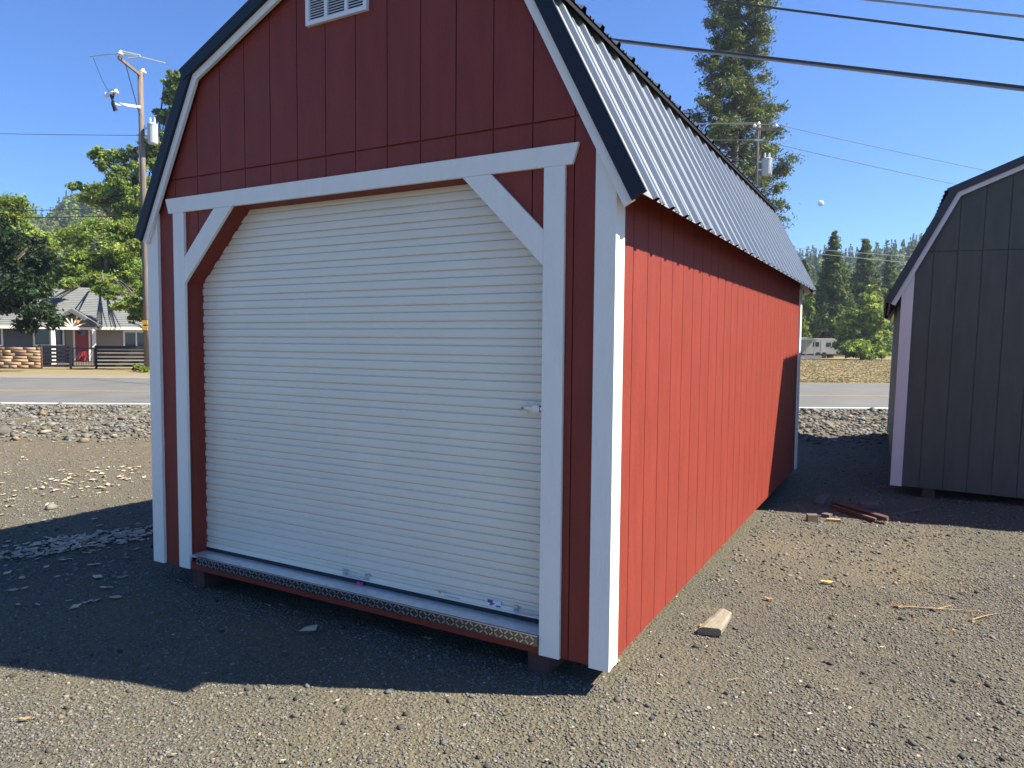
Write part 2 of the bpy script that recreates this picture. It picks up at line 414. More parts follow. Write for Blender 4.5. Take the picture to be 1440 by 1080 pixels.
# bare patch at the end of the fascia
# ---- second shed, grey-green, to the right
GRN = empty('barn_shed', (4.05, 5.40, 0), (0, math.radians(1.1), math.radians(1.8)))
tag(GRN, 'dark grey-green barn shed with pale mauve trim, cut off by the right edge', 'shed', 'gambrel roofed barn sheds')
RG = [(-.135, 1.975), (.385, 3.065), (1.83, 3.70), (3.275, 3.065), (3.795, 1.975)]
barn(GRN, 3.66, 5.0, RG, .105, 2.47, M['green'], M['mauve'], M['brown_metal'], M['brown_metal'], None)

# ------------------------------------------------------------------ ground
ROADA = math.radians(30.8); RS = np.array([math.cos(ROADA), math.sin(ROADA)]); RT = np.array([-math.sin(ROADA), math.cos(ROADA)])
def road_pt(s, t, z=0): q = RS*s+RT*t; return (q[0], q[1], z)
def ground_mat():
    m = bpy.data.materials.new('gravel_ground'); m.use_nodes = True
    nt = m.node_tree; N = nt.nodes; L = nt.links; N.clear()
    out = N.new('ShaderNodeOutputMaterial'); b = N.new('ShaderNodeBsdfPrincipled'); b.inputs['Roughness'].default_value = .93
    b.inputs['Specular IOR Level'].default_value = .2
    tc = N.new('ShaderNodeTexCoord')
    def noise(sc, det=5, rough=.6):
        n = N.new('ShaderNodeTexNoise'); n.inputs['Scale'].default_value = sc; n.inputs['Detail'].default_value = det; n.inputs['Roughness'].default_value = rough
        L.new(tc.outputs['Object'], n.inputs['Vector']); return n.outputs['Fac']
    def ramp(inp, stops):
        r = N.new('ShaderNodeValToRGB'); e = r.color_ramp.elements
        while len(e) < len(stops): e.new(.5)
        for i, (p, c) in enumerate(stops): e[i].position = p; e[i].color = (*c, 1)
        L.new(inp, r.inputs[0]); return r.outputs[0]
    def mix(f, a, c, bt='MIX'):
        x = N.new('ShaderNodeMix'); x.data_type = 'RGBA'; x.blend_type = bt
        if hasattr(f, 'is_output'): L.new(f, x.inputs[0])
        else: x.inputs[0].default_value = f
        L.new(a, x.inputs[6]); L.new(c, x.inputs[7]); return x.outputs[2]
    grav = ramp(noise(55, 8, .8), [(.28, (.030, .026, .020)), (.45, (.090, .081, .061)), (.60, (.135, .122, .092)), (.78, (.25, .23, .185))])
    grav2 = ramp(noise(.55, 5, .6), [(.36, (.80, .81, .83)), (.52, (.98, .97, .94)), (.64, (1.15, 1.09, .95))])
    grav = mix(1.0, grav, grav2, 'MULTIPLY')
    dirt = ramp(noise(9, 9, .75), [(.3, (.082, .066, .042)), (.5, (.123, .102, .068)), (.72, (.17, .145, .10))])
    # zones across the yard, measured square to the road
    sp = N.new('ShaderNodeSeparateXYZ'); L.new(tc.outputs['Object'], sp.inputs[0])
    def mth(op, a, c=None, d=None):
        x = N.new('ShaderNodeMath'); x.operation = op
        for i, q in enumerate((a, c, d)):
            if q is None: continue
            if hasattr(q, 'is_output'): L.new(q, x.inputs[i])
            else: x.inputs[i].default_value = q
        return x.outputs[0]
    t = mth('ADD', mth('MULTIPLY', sp.outputs[0], float(RT[0])), mth('MULTIPLY', sp.outputs[1], float(RT[1])))
    wob = mth('MULTIPLY', mth('SUBTRACT', noise(.5, 5), .5), 3.2)
    tt = mth('ADD', t, wob)
    mr = N.new('ShaderNodeMapRange'); mr.inputs[1].default_value = 2.4; mr.inputs[2].default_value = 4.2; L.new(tt, mr.inputs[0])
    mr.interpolation_type = 'SMOOTHSTEP'
    dp = ramp(noise(1.3, 8, .7), [(.5, (0, 0, 0)), (.66, (.75, .75, .75))])
    z1 = mix(mr.outputs[0], mix(dp, grav, dirt), dirt)
    # dry verge beyond the road
    gr = ramp(noise(2.2, 8, .7), [(.3, (.185, .14, .068)), (.5, (.215, .165, .082)), (.68, (.19, .165, .078))])
    m2 = N.new('ShaderNodeMapRange'); m2.inputs[1].default_value = 23.5; m2.inputs[2].default_value = 24.5; L.new(t, m2.inputs[0])
    z2 = mix(m2.outputs[0], z1, gr)
    L.new(z2, b.inputs['Base Color'])
    vor = N.new('ShaderNodeTexVoronoi'); vor.inputs['Scale'].default_value = 62; L.new(tc.outputs['Object'], vor.inputs['Vector'])
    h = mth('MULTIPLY', mth('ADD', mth('MULTIPLY', vor.outputs['Distance'], -.9), mth('MULTIPLY', noise(26, 6, .7), 1.2)), mth('SUBTRACT', 1.0, m2.outputs[0]))
    bp = N.new('ShaderNodeBump'); bp.inputs['Strength'].default_value = .9; bp.inputs['Distance'].default_value = .012
    L.new(h, bp.inputs['Height']); L.new(bp.outputs[0], b.inputs['Normal'])
    L.new(b.outputs[0], out.inputs[0]); return m
def vnoise(x, y, sc, seed=0):          # cheap smooth value noise
    x = x*sc+seed*17.3; y = y*sc+seed*9.1
    return (np.sin(x*1.7+1.3*np.sin(y*1.1))+np.sin(y*2.1+1.7*np.sin(x*.9+.5))+np.sin((x+y)*1.3+seed))/3
def gz(x, y):                          # yard surface
    t = x*RT[0]+y*RT[1]
    near = np.exp(-((x-3)**2+(y-1)**2)/90)
    z = .010*vnoise(x, y, 1.1, 1)+.006*vnoise(x, y, 3.3, 2)+.0035*vnoise(x, y, 9, 3)
    z = z*near
    band = np.clip((t-5.6)/1.0, 0, 1)*np.clip((11.9-t)/.6, 0, 1)
    z = z+band*(.05*vnoise(x, y, 2.3, 4)+.04)
    return z-.012*np.clip(t-12.0, 0, 1)
def grid(x0, x1, y0, y1, n):
    xs = np.linspace(x0, x1, n); ys = np.linspace(y0, y1, n); X, Y = np.meshgrid(xs, ys); return X.ravel(), Y.ravel()
def make_ground():
    # one sheet, dense near the sheds and coarse out to the horizon
    def axis(c, lo, hi):
        a = [0.0]; s = .07
        while a[-1] < hi:
            a.append(a[-1]+s); s = s*1.0 if a[-1] < 6 else s*1.13
        b = [0.0]; s = .07
        while b[-1] < -lo:
            b.append(b[-1]+s); s = s*1.0 if b[-1] < 6 else s*1.13
        return np.array([-q for q in b[:0:-1]]+a)+c
    xs = axis(2.0, -900, 900); ys = axis(2.5, -60, 1100)
    X, Y = np.meshgrid(xs, ys); nx, ny = len(xs), len(ys)
    Z = gz(X.ravel(), Y.ravel())
    V = np.stack([X.ravel(), Y.ravel(), Z], 1)
    i = np.arange((nx-1)*(ny-1)); r, c = i//(nx-1), i % (nx-1); a = r*nx+c
    F = np.stack([a, a+1, a+nx+1, a+nx], 1)
    o = fast('ground', V, F, ground_mat()); o.data.shade_smooth(); tag(o, kind='structure')
make_ground()

def strip(name, t0, t1, z, m, s0=-140, s1=160, kind='structure', thick=0):
    mb = MB(); a, b, c, d = road_pt(s0, t0, z), road_pt(s1, t0, z), road_pt(s1, t1, z), road_pt(s0, t1, z)
    if thick:
        lo = [(p[0], p[1], z-thick) for p in (a, b, c, d)]
        mb.add([a, b, c, d]+lo, [(0, 1, 2, 3), (0, 4, 5, 1), (1, 5, 6, 2), (2, 6, 7, 3), (3, 7, 4, 0)])
    else: mb.add([a, b, c, d], [(0, 1, 2, 3)])
    o = mb.build(name, m); tag(o, kind=kind); return o
M['asphalt'] = mat('worn_asphalt', (.118, .115, .104), rough=.9, var=.13, vscale=.8, bump=.2, bscale=60, dirt=(.10, .097, .088), dscale=.35, damt=.7)
M['wline'] = mat('white_road_paint', (.55, .55, .53), rough=.7, var=.08, vscale=20)
M['yline'] = mat('yellow_road_paint', (.35, .24, .07), rough=.7, var=.2, vscale=10)
M['walk'] = mat('tan_concrete', (.20, .17, .13), rough=.9, var=.1, vscale=2, dirt=(.14, .12, .09), dscale=1.2)
strip('road', 12.0, 23.3, .012, M['asphalt'])
strip('road_edge_line', 12.28, 12.50, .016, M['wline'])
strip('road_centre_line', 16.25, 16.35, .016, M['yline'])
strip('road_centre_line', 16.50, 16.60, .016, M['yline'])
strip('pavement', 23.0, 25.8, .02, M['walk'], s0=-140, s1=-6)

# ------------------------------------------------------------------ loose stones
OCT = np.array([[1,0,0],[-1,0,0],[0,1,0],[0,-1,0],[0,0,1],[0,0,-1],[.62,.62,.55],[-.62,.6,.5],[.6,-.62,.5],[-.6,-.6,.55]])
def hull_faces():
    import bmesh
    bm = bmesh.new(); vs = [bm.verts.new(p) for p in OCT]; bm.verts.index_update()
    r = bmesh.ops.convex_hull(bm, input=vs); bm.verts.index_update()
    fs = [[v.index for v in f.verts] for f in bm.faces if len(f.verts) == 3]; bm.free(); return np.array(fs)
HF = hull_faces()
def stones(name, X, Y, size, m, tints, sink=.35, zoff=None, flat_=.62, org=(0, 0, 0), parent=None):
    n = len(X); jit = OCT[None]*(1+rng.uniform(-.42, .36, (n, 10, 3)))
    sc = np.stack([size*rng.uniform(.7, 1.3, n), size*rng.uniform(.7, 1.3, n), size*rng.uniform(.45, .9, n)*flat_/.62], 1)
    P = jit*sc[:, None, :]
    a = rng.uniform(0, 2*np.pi, n); ca, sa = np.cos(a), np.sin(a)
    tl = rng.uniform(-.35, .35, n); ct, st = np.cos(tl), np.sin(tl)
    x, y, z = P[..., 0], P[..., 1], P[..., 2]
    x, z = x*ct[:, None]+z*st[:, None], -x*st[:, None]+z*ct[:, None]
    x, y = x*ca[:, None]-y*sa[:, None], x*sa[:, None]+y*ca[:, None]
    Z0 = (gz(X, Y) if zoff is None else zoff)+size*(.5-sink)*.6
    V = np.stack([x+X[:, None], y+Y[:, None], z+Z0[:, None]], 2).reshape(-1, 3)
    F = (HF[None]+(np.arange(n)*10)[:, None, None]).reshape(-1, 3)
    T = np.repeat(tints, len(HF), 0)
    return fast(name, V, F, m, parent, T, org)
def stone_tints(n, warm=.05):
    v = rng.lognormal(0, .27, n); v = np.clip(v, .4, 1.9)
    w = rng.normal(0, 1, n)*.06; t = np.stack([v*(1+w), v, v*(1-w*1.3)], 1)
    k = rng.random(n) < warm*.4; t[k] *= np.array([1.35, 1.0, .68])
    return t
M['pebble'] = mat('crushed_gravel', (.124, .117, .099), rough=.9, var=.2, vscale=40, tint=True, spec=.3)
M['rock'] = mat('broken_rock', (.125, .118, .098), rough=.9, var=.25, vscale=9, tint=True, bump=.4, bscale=20)
def sample_view(n, d0, d1, x0=-40, x1=1480, power=1.0):
    """points on the ground spread over a wedge in front of the photographer"""
    d = (d0**(2-power)+(d1**(2-power)-d0**(2-power))*rng.random(n))**(1/(2-power))
    px = rng.uniform(x0, x1, n); lat = (px-720)/FPX*d
    f2 = np.array([-math.sin(YAW), math.cos(YAW)]); r2 = np.array([math.cos(YAW), math.sin(YAW)])
    return CAM[0]+f2[0]*d+r2[0]*lat, CAM[1]+f2[1]*d+r2[1]*lat
def yard_filter(X, Y):
    k = ~((X > .02) & (X < 3.08) & (Y > .1) & (Y < 5.8)); k &= ~((X > 4.2) & (X < 7.6) & (Y > 5.6) & (Y < 10.3)); return k
XS = []; YS = []; SZ = []
for n, d0, d1, s0, s1, tmax in ((95000, 2.2, 4.6, .0022, .0075, 99), (62000, 4.4, 9.0, .004, .010, 4.5), (9000, 2.2, 8.5, .007, .012, 5), (260, 2.2, 9, .012, .02, 4.5)):
    X, Y = sample_view(n, d0, d1, -120, 1560, power=.7)
    # gravel lies in drifts
    pn = vnoise(X, Y, 1.4, 5)+.6*vnoise(X, Y, 4.1, 6)
    k = yard_filter(X, Y) & (X*RT[0]+Y*RT[1] < tmax) & (rng.random(n) < np.clip(.62+.62*pn, .12, 1))
    XS.append(X[k]); YS.append(Y[k]); SZ.append(rng.uniform(s0, s1, k.sum()))
X = np.concatenate(XS); Y = np.concatenate(YS); S = np.concatenate(SZ)
tag(stones('gravel', X, Y, S, M['pebble'], stone_tints(len(X)), sink=.45), 'loose crushed grey gravel covering the yard', 'gravel', kind='stuff')
n = 420; X, Y = sample_view(n, 2.4, 7.5, 0, 1440, power=1); k = yard_filter(X, Y); X, Y = X[k], Y[k]
tag(stones('shade_pit_stones', X, Y, rng.uniform(.008, .02, len(X)), M['pebble'], stone_tints(len(X), 0)*.55, sink=.35), 'small darkened stones standing in for shaded pits in the finer gravel', 'stones', kind='stuff')  # tint darkened to stand in for shade in pits between the stones
# coarse rock verge along the road
n = 78000; s = rng.uniform(-34, 24, n); t = rng.uniform(6.0, 11.95, n)
k = rng.random(n) < np.clip((t-5.7)/1.2, .06, 1); s, t = s[k], t[k]
X = RS[0]*s+RT[0]*t; Y = RS[1]*s+RT[1]*t; S = np.clip(rng.lognormal(-3.75, .48, len(X)), .010, .10)
k = yard_filter(X, Y); X, Y, S = X[k], Y[k], S[k]
T = stone_tints(len(X), .12)*1.1
tag(stones('rock_verge', X, Y, S, M['rock'], T, sink=.3, flat_=.5), 'broken grey and tan rocks banked along the near side of the road', 'rocks', kind='stuff')
for (px, py, sz_, tnt, lab) in ((4, 612, .19, .75, 'biggest grey rock, cut off by the left edge below the road verge'), (73, 715, .055, 1.5, 'pale flat stone lying alone on the dirt left of the red shed')):
    p = G(px, py); o = stones('rock', np.array([p[0]]), np.array([p[1]]), sz_, M['rock'], np.array([[tnt, tnt, tnt*.93]]), sink=.3, org=(p[0], p[1], 0)); o.location = (p[0], p[1], 0); tag(o, lab, 'rock')
# thinner scatter on the dirt
X, Y = sample_view(8000, 4.5, 12, -60, 1300, power=1); k = yard_filter(X, Y); X, Y = X[k], Y[k]
S = rng.uniform(.005, .018, len(X)); tag(stones('scattered_stones', X, Y, S, M['pebble'], stone_tints(len(X), .12)*1.15, sink=.45), 'small pale stones scattered over the bare dirt', 'stones', kind='stuff')

# ------------------------------------------------------------------ leaves, wood scraps
M['dryleaf'] = mat('dry_leaf', (.33, .275, .19), rough=.8, var=.2, vscale=30, tint=True)
def leaf_patch(pts, size, tints, name, **k):
    V = []; F = []; T = []
    for (x, y), s_, tt in zip(pts, size, tints):
        a = random.uniform(0, 6.28); ca, sa = math.cos(a), math.sin(a); z = float(gz(np.array(x), np.array(y)))+random.uniform(.006, .016)
        prof = [(-1, 0, .0), (-.45, .38, .18), (.1, .5, .25), (.62, .3, .1), (1, 0, .3), (.62, -.3, .2), (.05, -.46, -.05), (-.5, -.36, .1)]
        o = len(V)
        V.append((x, y, z+s_*.02))
        for (u, v, w) in prof:
            u *= s_; v *= s_*random.uniform(.8, 1.2); V.append((x+u*ca-v*sa, y+u*sa+v*ca, z+s_*w*random.uniform(.2, 1.2)))
        for i in range(8): F.append((o, o+1+i, o+1+(i+1) % 8)); T.append(tt)
    return fast(name, V, F, M['dryleaf'], None, np.array(T, np.float32), **k)
pts = []; 
for i in range(420):
    u = random.random(); c = (G(10, 790)*(1-u)+G(212, 742)*u); v = random.gauss(0, 1)
    pts.append((c[0]+v*.16, c[1]+v*.30+random.gauss(0, .12)))
for i in range(90):
    u = random.random(); c = (G(60, 694)*(1-u)+G(212, 660)*u); pts.append((c[0]+random.gauss(0, .35), c[1]+random.gauss(0, .28)))
for i in range(60):
    p = G(random.uniform(0, 210), random.uniform(640, 860)); pts.append((p[0], p[1]))
sz = [random.uniform(.018, .05) for _ in pts]
tt = [tuple(np.array([1, 1, 1])*random.uniform(.8, 1.7)*np.array([1, random.uniform(.85, 1.02), random.uniform(.75, 1.05)])) for _ in pts]
tag(leaf_patch(pts, sz, tt, 'leaf_litter'), 'drift of dry fallen leaves left of the red shed', 'leaves', kind='stuff')
pts = []; 
for i in range(150):
    p = G(random.uniform(240, 1440), random.uniform(800, 1075)); pts.append((p[0], p[1]))
tag(leaf_patch(pts, [random.uniform(.004, .013) for _ in pts], [(random.uniform(.7, 1.5),)*3 for _ in pts], 'leaf_crumbs'), 'tiny dry leaf crumbs scattered in the gravel', 'leaf litter', kind='stuff')

def leaf_thing(px, py, size, col, label, rot=0, name='fallen_leaf', curl=.35, group='single leaves lying on the gravel'):
    p = G(px, py); m = mat('leaf_'+str(px), col, rough=.7, var=.2, vscale=60)
    mb = MB(); n = 9; rows = []
    for i in range(n):
        u = i/(n-1); w = math.sin(math.pi*min(1, u*.93+.04))**.8*.42*(1.15-.5*u)
        for v in (-1, -.5, 0, .5, 1):
            mb.v.append((size*(u-.5)*2, size*w*v, size*(curl*abs(v)*w*1.2+curl*.9*(u-.5)**2)+.012+.003*math.sin(9*u+v)))
    for i in range(n-1):
        for j in range(4): a = i*5+j; mb.f.append((a, a+1, a+6, a+5)); mb.mi.append(0)
    mb.tube([(-size, 0, .014), (-size*1.5, size*.05, .02)], size*.03, 5)
    root = mb.build(name, m, None, smooth=True); root.location = (p[0], p[1], float(gz(np.array(p[0]), np.array(p[1])))); root.rotation_euler = (0, 0, rot)
    md = root.modifiers.new('s', 'SOLIDIFY'); md.thickness = .0015
    tag(root, label, 'leaf', group); return root
leaf_thing(1163, 821, .042, (.62, .46, .11), 'bright yellow leaf lying on the gravel between the sheds', .3)
leaf_thing(1081, 842, .030, (.32, .21, .10), 'curled tan leaf on the gravel behind the wood block', -.2)
leaf_thing(1354, 837, .026, (.20, .085, .045), 'small reddish brown leaf on the gravel above the straw stalk', 2.2)
leaf_thing(1101, 790, .014, (.35, .28, .16), 'tiny pale leaf near the foot of the sunlit red wall', 1)
leaf_thing(602, 902, .022, (.40, .34, .22), 'faint brown leaf in the shade under the door threshold', .2)
leaf_thing(35, 1017, .022, (.38, .25, .12), 'orange-tan leaf on sunlit gravel in the bottom left corner', .8)

def plank(name, p, dims, rotz, m, label, cat, tilt=(0, 0), ends=None, group=None, z=0, notch=True, bev=.003):
    lx, ly, lz = dims; mb = MB(); segs = 7; vs = []; 
    for i in range(segs+1):
        y = -ly/2+ly*i/segs; j = .0 if 0 < i < segs else random.uniform(-.01, .01)
        for (sx, sz) in ((-1, 0), (1, 0), (1, 1), (-1, 1)):
            vs.append((sx*lx/2+random.uniform(-.0015, .0015), y+j*(sx+.3), sz*lz+random.uniform(-.0012, .0012)))
    fs = []
    for i in range(segs):
        for k in range(4): a = i*4+k; b = i*4+(k+1) % 4; fs.append((a, b, b+4, a+4))
    fs = [tuple(reversed(f)) for f in fs]
    mb.add(vs, fs); mb.cur = 1 if ends else 0
    mb.add([vs[0], vs[1], vs[2], vs[3]], [(0, 1, 2, 3)]); e = segs*4; mb.add([vs[e], vs[e+1], vs[e+2], vs[e+3]], [(3, 2, 1, 0)])
    o = mb.build(name, [m, ends] if ends else m, None)
    o.location = (p[0], p[1], z); o.rotation_euler = (tilt[0], tilt[1], rotz); tag(o, label, cat, group); return o
# grey-tan offcut in the sun beside the red wall
pb = (G(988, 893)+G(1020, 873))/2
blk = MB()
prof = [(-.042, 0), (.044, 0), (.046, .028), (.038, .037), (-.020, .039), (-.040, .031)]
vs = []
NS = 8
for i in range(NS+1):
    u = i/NS
    for (x, z) in prof:
        w = 1-.10*u+.03*math.sin(5*u); xx = x*w+(.012*u if x < 0 else -.004*u)
        vs.append((1.3*xx+random.uniform(-.0012, .0012), -.15+.30*u+(.012*x/.04 if i == 0 else (-.02*(x/.04) if i == NS else 0)), z*(1-.1*u)+random.uniform(-.0008, .0008)))
fs = []
for i in range(NS):
    for k in range(6): a = i*6+k; b = i*6+(k+1) % 6; fs.append((a, a+6, b+6, b))
fs = [tuple(reversed(f)) for f in fs]
fs += [tuple(range(6)), tuple(range(NS*6+5, NS*6-1, -1))]
blk.add(vs, fs)
o = blk.build('wood_offcut', M['lumber'], None, bevel=.002); o.location = (pb[0]+.01, pb[1]+.02, .012); o.rotation_euler = (math.radians(2), math.radians(-3), math.radians(-3))
tag(o, 'weathered tan wood block lying alone in the sun beside the red wall', 'wood scrap')
tag(leaf_patch([(pb[0]-.06, pb[1]-.02), (pb[0]-.055, pb[1]-.05), (pb[0]-.065, pb[1]-.035), (pb[0]+.02, pb[1]-.1)], [.014, .011, .012, .008], [(1.6, .9, .6)]*4, 'leaf_crumbs'), 'reddish leaf crumbs beside the tan wood block', 'leaf litter', kind='stuff')
# scraps in the shade between the sheds
def gp(x, y): q = G(x, y); return (q[0], q[1])
GRPW = 'wood scraps between the two sheds'
plank('wood_offcut', gp(1155, 706), (.085, .34, .035), math.radians(-4), M['lumber_dark'], 'short dark grey board at the left of the scrap pile', 'wood scrap', group=GRPW, tilt=(.05, 0))
plank('wood_offcut', gp(1222, 713), (.16, .13, .04), math.radians(10), M['lumber_dark'], 'small square dark block behind the long red-brown sticks', 'wood scrap', group=GRPW)
a, b = np.array(gp(1172, 712)), np.array(gp(1247, 737)); c = (a+b)/2; dlt = b-a
ang = math.atan2(dlt[1], dlt[0])-math.pi/2
plank('wood_stick', c+np.array([.0, .03]), (.035, np.linalg.norm(dlt)*1.05, .035), ang, M['lumber_red'], 'long red-brown stick, upper of the two crossing the shade edge', 'wood scrap', group=GRPW, z=.018, tilt=(.03, .3))
plank('wood_stick', c+np.array([-.05, -.045]), (.03, np.linalg.norm(dlt)*.8, .028), ang+.05, M['lumber_red'], 'shorter red-brown stick lying just in front of the long one', 'wood scrap', group=GRPW, z=.008)
plank('wood_offcut', gp(1142, 733), (.085, .07, .06), math.radians(20), M['lumber_dark'], 'small cube offcut with a pale sawn end lit by the sun', 'wood scrap', group=GRPW, ends=M['fresh'])
plank('wood_offcut', gp(1172, 733), (.11, .04, .02), math.radians(12), M['fresh'], 'thin bright pine chip right of the small cube offcut', 'wood scrap', group=GRPW)
plank('wood_offcut', gp(1163, 727), (.07, .07, .03), math.radians(-25), M['lumber_dark'], 'small dark chip lying behind the pale cube offcut', 'wood scrap', group=GRPW)
a, b = np.array(gp(1256, 724)), np.array(gp(1293, 719)); c = (a+b)/2; dlt = b-a
plank('wood_stick', c, (.025, np.linalg.norm(dlt), .015), math.atan2(dlt[1], dlt[0])-math.pi/2, M['lumber_dark'], 'thin grey stick lying alone right of the scrap pile', 'wood scrap', group=GRPW, z=.004, tilt=(.05, 0))
plank('wood_offcut', gp(1110, 691), (.06, .03, .01), .5, M['lumber_dark'], 'tiny grey sliver in the shade by the red wall', 'wood scrap', group=GRPW)
# torn cardboard piece in the shade
pc = G(433, 890); mb = MB(); mb.prism([(-.042, -.012), (.045, -.018), (.045, .028), (.01, .024), (-.02, .014)], 0, .004, plane='xy')
o = mb.build('cardboard_piece', mat('cardboard', (.42, .36, .24), rough=.85, var=.1)); o.location = (pc[0], pc[1], .02); o.rotation_euler = (.25, -.1, YAW); tag(o, 'torn piece of tan cardboard on the shaded gravel', 'cardboard')
# straw stalks
M['straw'] = mat('dry_straw', (.34, .23, .10), rough=.75, var=.25, vscale=30)
def stalk(pxs, r, label, leafy=False):
    P = [G(*q) for q in pxs]; o0 = P[0]; mb = MB()
    P = [p+np.array([0, 0, .012+.006*math.sin(3*i)]) for i, p in enumerate(P)]
    mb.tube(P, [r*(1-.6*i/(len(P)-1)) for i in range(len(P))], 5)
    if leafy:
        for k in range(6):
            a = P[0]+np.array([random.uniform(-.02, .03), random.uniform(-.02, .02), .005]); d = np.array([random.uniform(.01, .05), random.uniform(-.02, .02), random.uniform(-.005, .012)])
            mb.tube([a, a+d], [.004, .0015], 4)
    shift(mb, o0); o = mb.build('straw_stalk', M['straw']); o.location = o0; tag(o, label, 'straw', 'dry stalks on the gravel')
stalk([(1258, 855), (1290, 857), (1330, 859), (1376, 863), (1388, 864)], .0045, 'long golden dry stalk lying on the gravel at the right', True)
stalk([(1318, 859), (1330, 856), (1341, 853)], .003, 'short golden side shoot lying across the long dry stalk')
stalk([(1367, 874), (1385, 869), (1402, 865)], .0035, 'pale straw piece at the end of the long dry stalk')
stalk([(1360, 872), (1372, 876), (1384, 880)], .003, 'brown twig just below the pale straw piece')
stalk([(1022, 960), (1035, 958), (1046, 957)], .002, 'tiny pale stem on the gravel near the bottom middle')
stalk([(1355, 958), (1370, 962), (1384, 970)], .0025, 'thin brown twig on the gravel near the right bottom corner')

# ------------------------------------------------------------------ vegetation
def leafmat(name, col, tr=.35):
    return mat(name, col, rough=.6, var=.25, vscale=.9, tint=True, translucent=tr, spec=.25)
M['maple'] = leafmat('maple_leaves', (.20, .265, .05), .5)
M['cotton'] = leafmat('cottonwood_leaves', (.19, .25, .05), .5)
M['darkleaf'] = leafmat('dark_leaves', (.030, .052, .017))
M['needle'] = leafmat('conifer_needles', (.10, .122, .030), .3)
M['needle_far'] = leafmat('far_conifer_needles', (.115, .15, .042), .4)
M['bark'] = mat('tree_bark', (.12, .095, .078), rough=.95, var=.35, vscale=6, stretch=(3, 3, .5), bump=.6, bscale=8)
M['forest'] = leafmat('hillside_foliage', (.105, .145, .036), .3)

def leafcloud(C, R, n, ls, flat_=.75, clump=None, updown=.35, tvar=.25, elong=1.35):
    """C (m,3), R (m,3): ellipsoid blobs. n leaves in total; leaves gather in small clumps."""
    C = np.asarray(C, float); R = np.asarray(R, float); vol = (R.prod(1))**.55; pr = vol/vol.sum()
    nc = max(8, n//26); b = rng.choice(len(C), nc, p=pr)
    d = rng.normal(size=(nc, 3)); d /= np.linalg.norm(d, axis=1)[:, None]
    rad = rng.random(nc)**.42; cc = C[b]+d*R[b]*rad[:, None]
    cs = (clump or .16)*R[b].mean(1)*rng.uniform(.6, 1.5, nc)
    k = rng.integers(0, nc, n); q = rng.normal(size=(n, 3)); q[:, 2] *= flat_
    P = cc[k]+q*cs[k][:, None]
    # leaf normals lean outwards from the blob
    nrm = d[k]*.5+rng.normal(size=(n, 3))*.8+np.array([0, 0, .35]); nrm /= np.linalg.norm(nrm, axis=1)[:, None]
    a = rng.normal(size=(n, 3)); u = np.cross(nrm, a); u /= np.linalg.norm(u, axis=1)[:, None]; v = np.cross(nrm, u)
    s_ = ls*rng.uniform(.55, 1.35, n)[:, None]
    V = np.stack([P-u*s_*elong, P-v*s_*.6+nrm*s_*.15, P+u*s_*elong, P+v*s_*.6+nrm*s_*.15], 1).reshape(-1, 3)
    F = np.arange(4*n).reshape(-1, 4)
    tc = rng.lognormal(0, tvar, nc)[k]*rng.lognormal(0, .15, n); hue = rng.normal(0, .10, nc)[k]
    T = np.stack([tc*(1+hue), tc, tc*(1-hue)], 1)
    return V, F, np.clip(T, .25, 2.6)
def tree(name, label, base, blobs, n, ls, m, trunk_r=.2, cat='tree', group=None, lean=None, tvar=.25, clump=None, trunk_top=None, limbs=True):
    """blobs: list of (x,y,z,rx,ry,rz)"""
    base = np.array(base, float); root = empty(name, base); tag(root, label, cat, group)
    big = blobs; blobs = []
    for b in big:
        for _ in range(9):
            d = rng.normal(size=3); d /= np.linalg.norm(d); q = rng.uniform(.35, .95); f = rng.uniform(.22, .46)
            blobs.append((b[0]+d[0]*b[3]*q, b[1]+d[1]*b[4]*q, b[2]+d[2]*b[5]*q, b[3]*f*1.2, b[4]*f*1.2, b[5]*f*.9))
    C = np.array([b[:3] for b in blobs]); R = np.array([b[3:] for b in blobs])
    V, F, T = leafcloud(C, R, n, ls, tvar=tvar, clump=clump)
    fast('crown', V, F, m, root, T, base)
    mb = MB(); top = np.array(trunk_top) if trunk_top is not None else np.array([C[:, 0].mean(), C[:, 1].mean(), C[:, 2].min()+.55*(C[:, 2].max()-C[:, 2].min())])
    K = 6; P = [base+(top-base)*i/K+np.array([random.uniform(-.12, .12), random.uniform(-.12, .12), 0])*(i > 0)*trunk_r*3 for i in range(K+1)]
    P[0] = P[0]-np.array([0, 0, .15])
    mb.tube(P, [trunk_r*(1.25 if i == 0 else 1-.72*i/K) for i in range(K+1)], 9)
    if limbs:
        for c, r in list(zip(C, R))[::6]:
            j = min(K, max(1, int(K*(.35+.5*random.random())))); s0 = P[j]; e = c+np.array([0, 0, -.2*r[2]]); md = (s0+e)/2+np.array([0, 0, .12*np.linalg.norm(e-s0)])
            rr = trunk_r*.26; mb.tube([s0, md, e], [rr, rr*.6, rr*.25], 6)
            for _ in range(3):
                e2 = c+r*rng.uniform(-.8, .8, 3); mb.tube([md, (md+e2)/2+np.array([0, 0, .1]), e2], [rr*.45, rr*.3, rr*.1], 4)
    mb2 = shift(mb, base); mb2.build('trunk', M['bark'], root, smooth=True)
    return root
def PB(px, py, dep, rpx, rpy, rd=None):       # blob by bearing, distance and angular size
    c = D(px, py, dep); rx = rpx/FPX*dep; rz = rpy/FPX*dep; return (c[0], c[1], c[2], rx, rd or rx, rz)
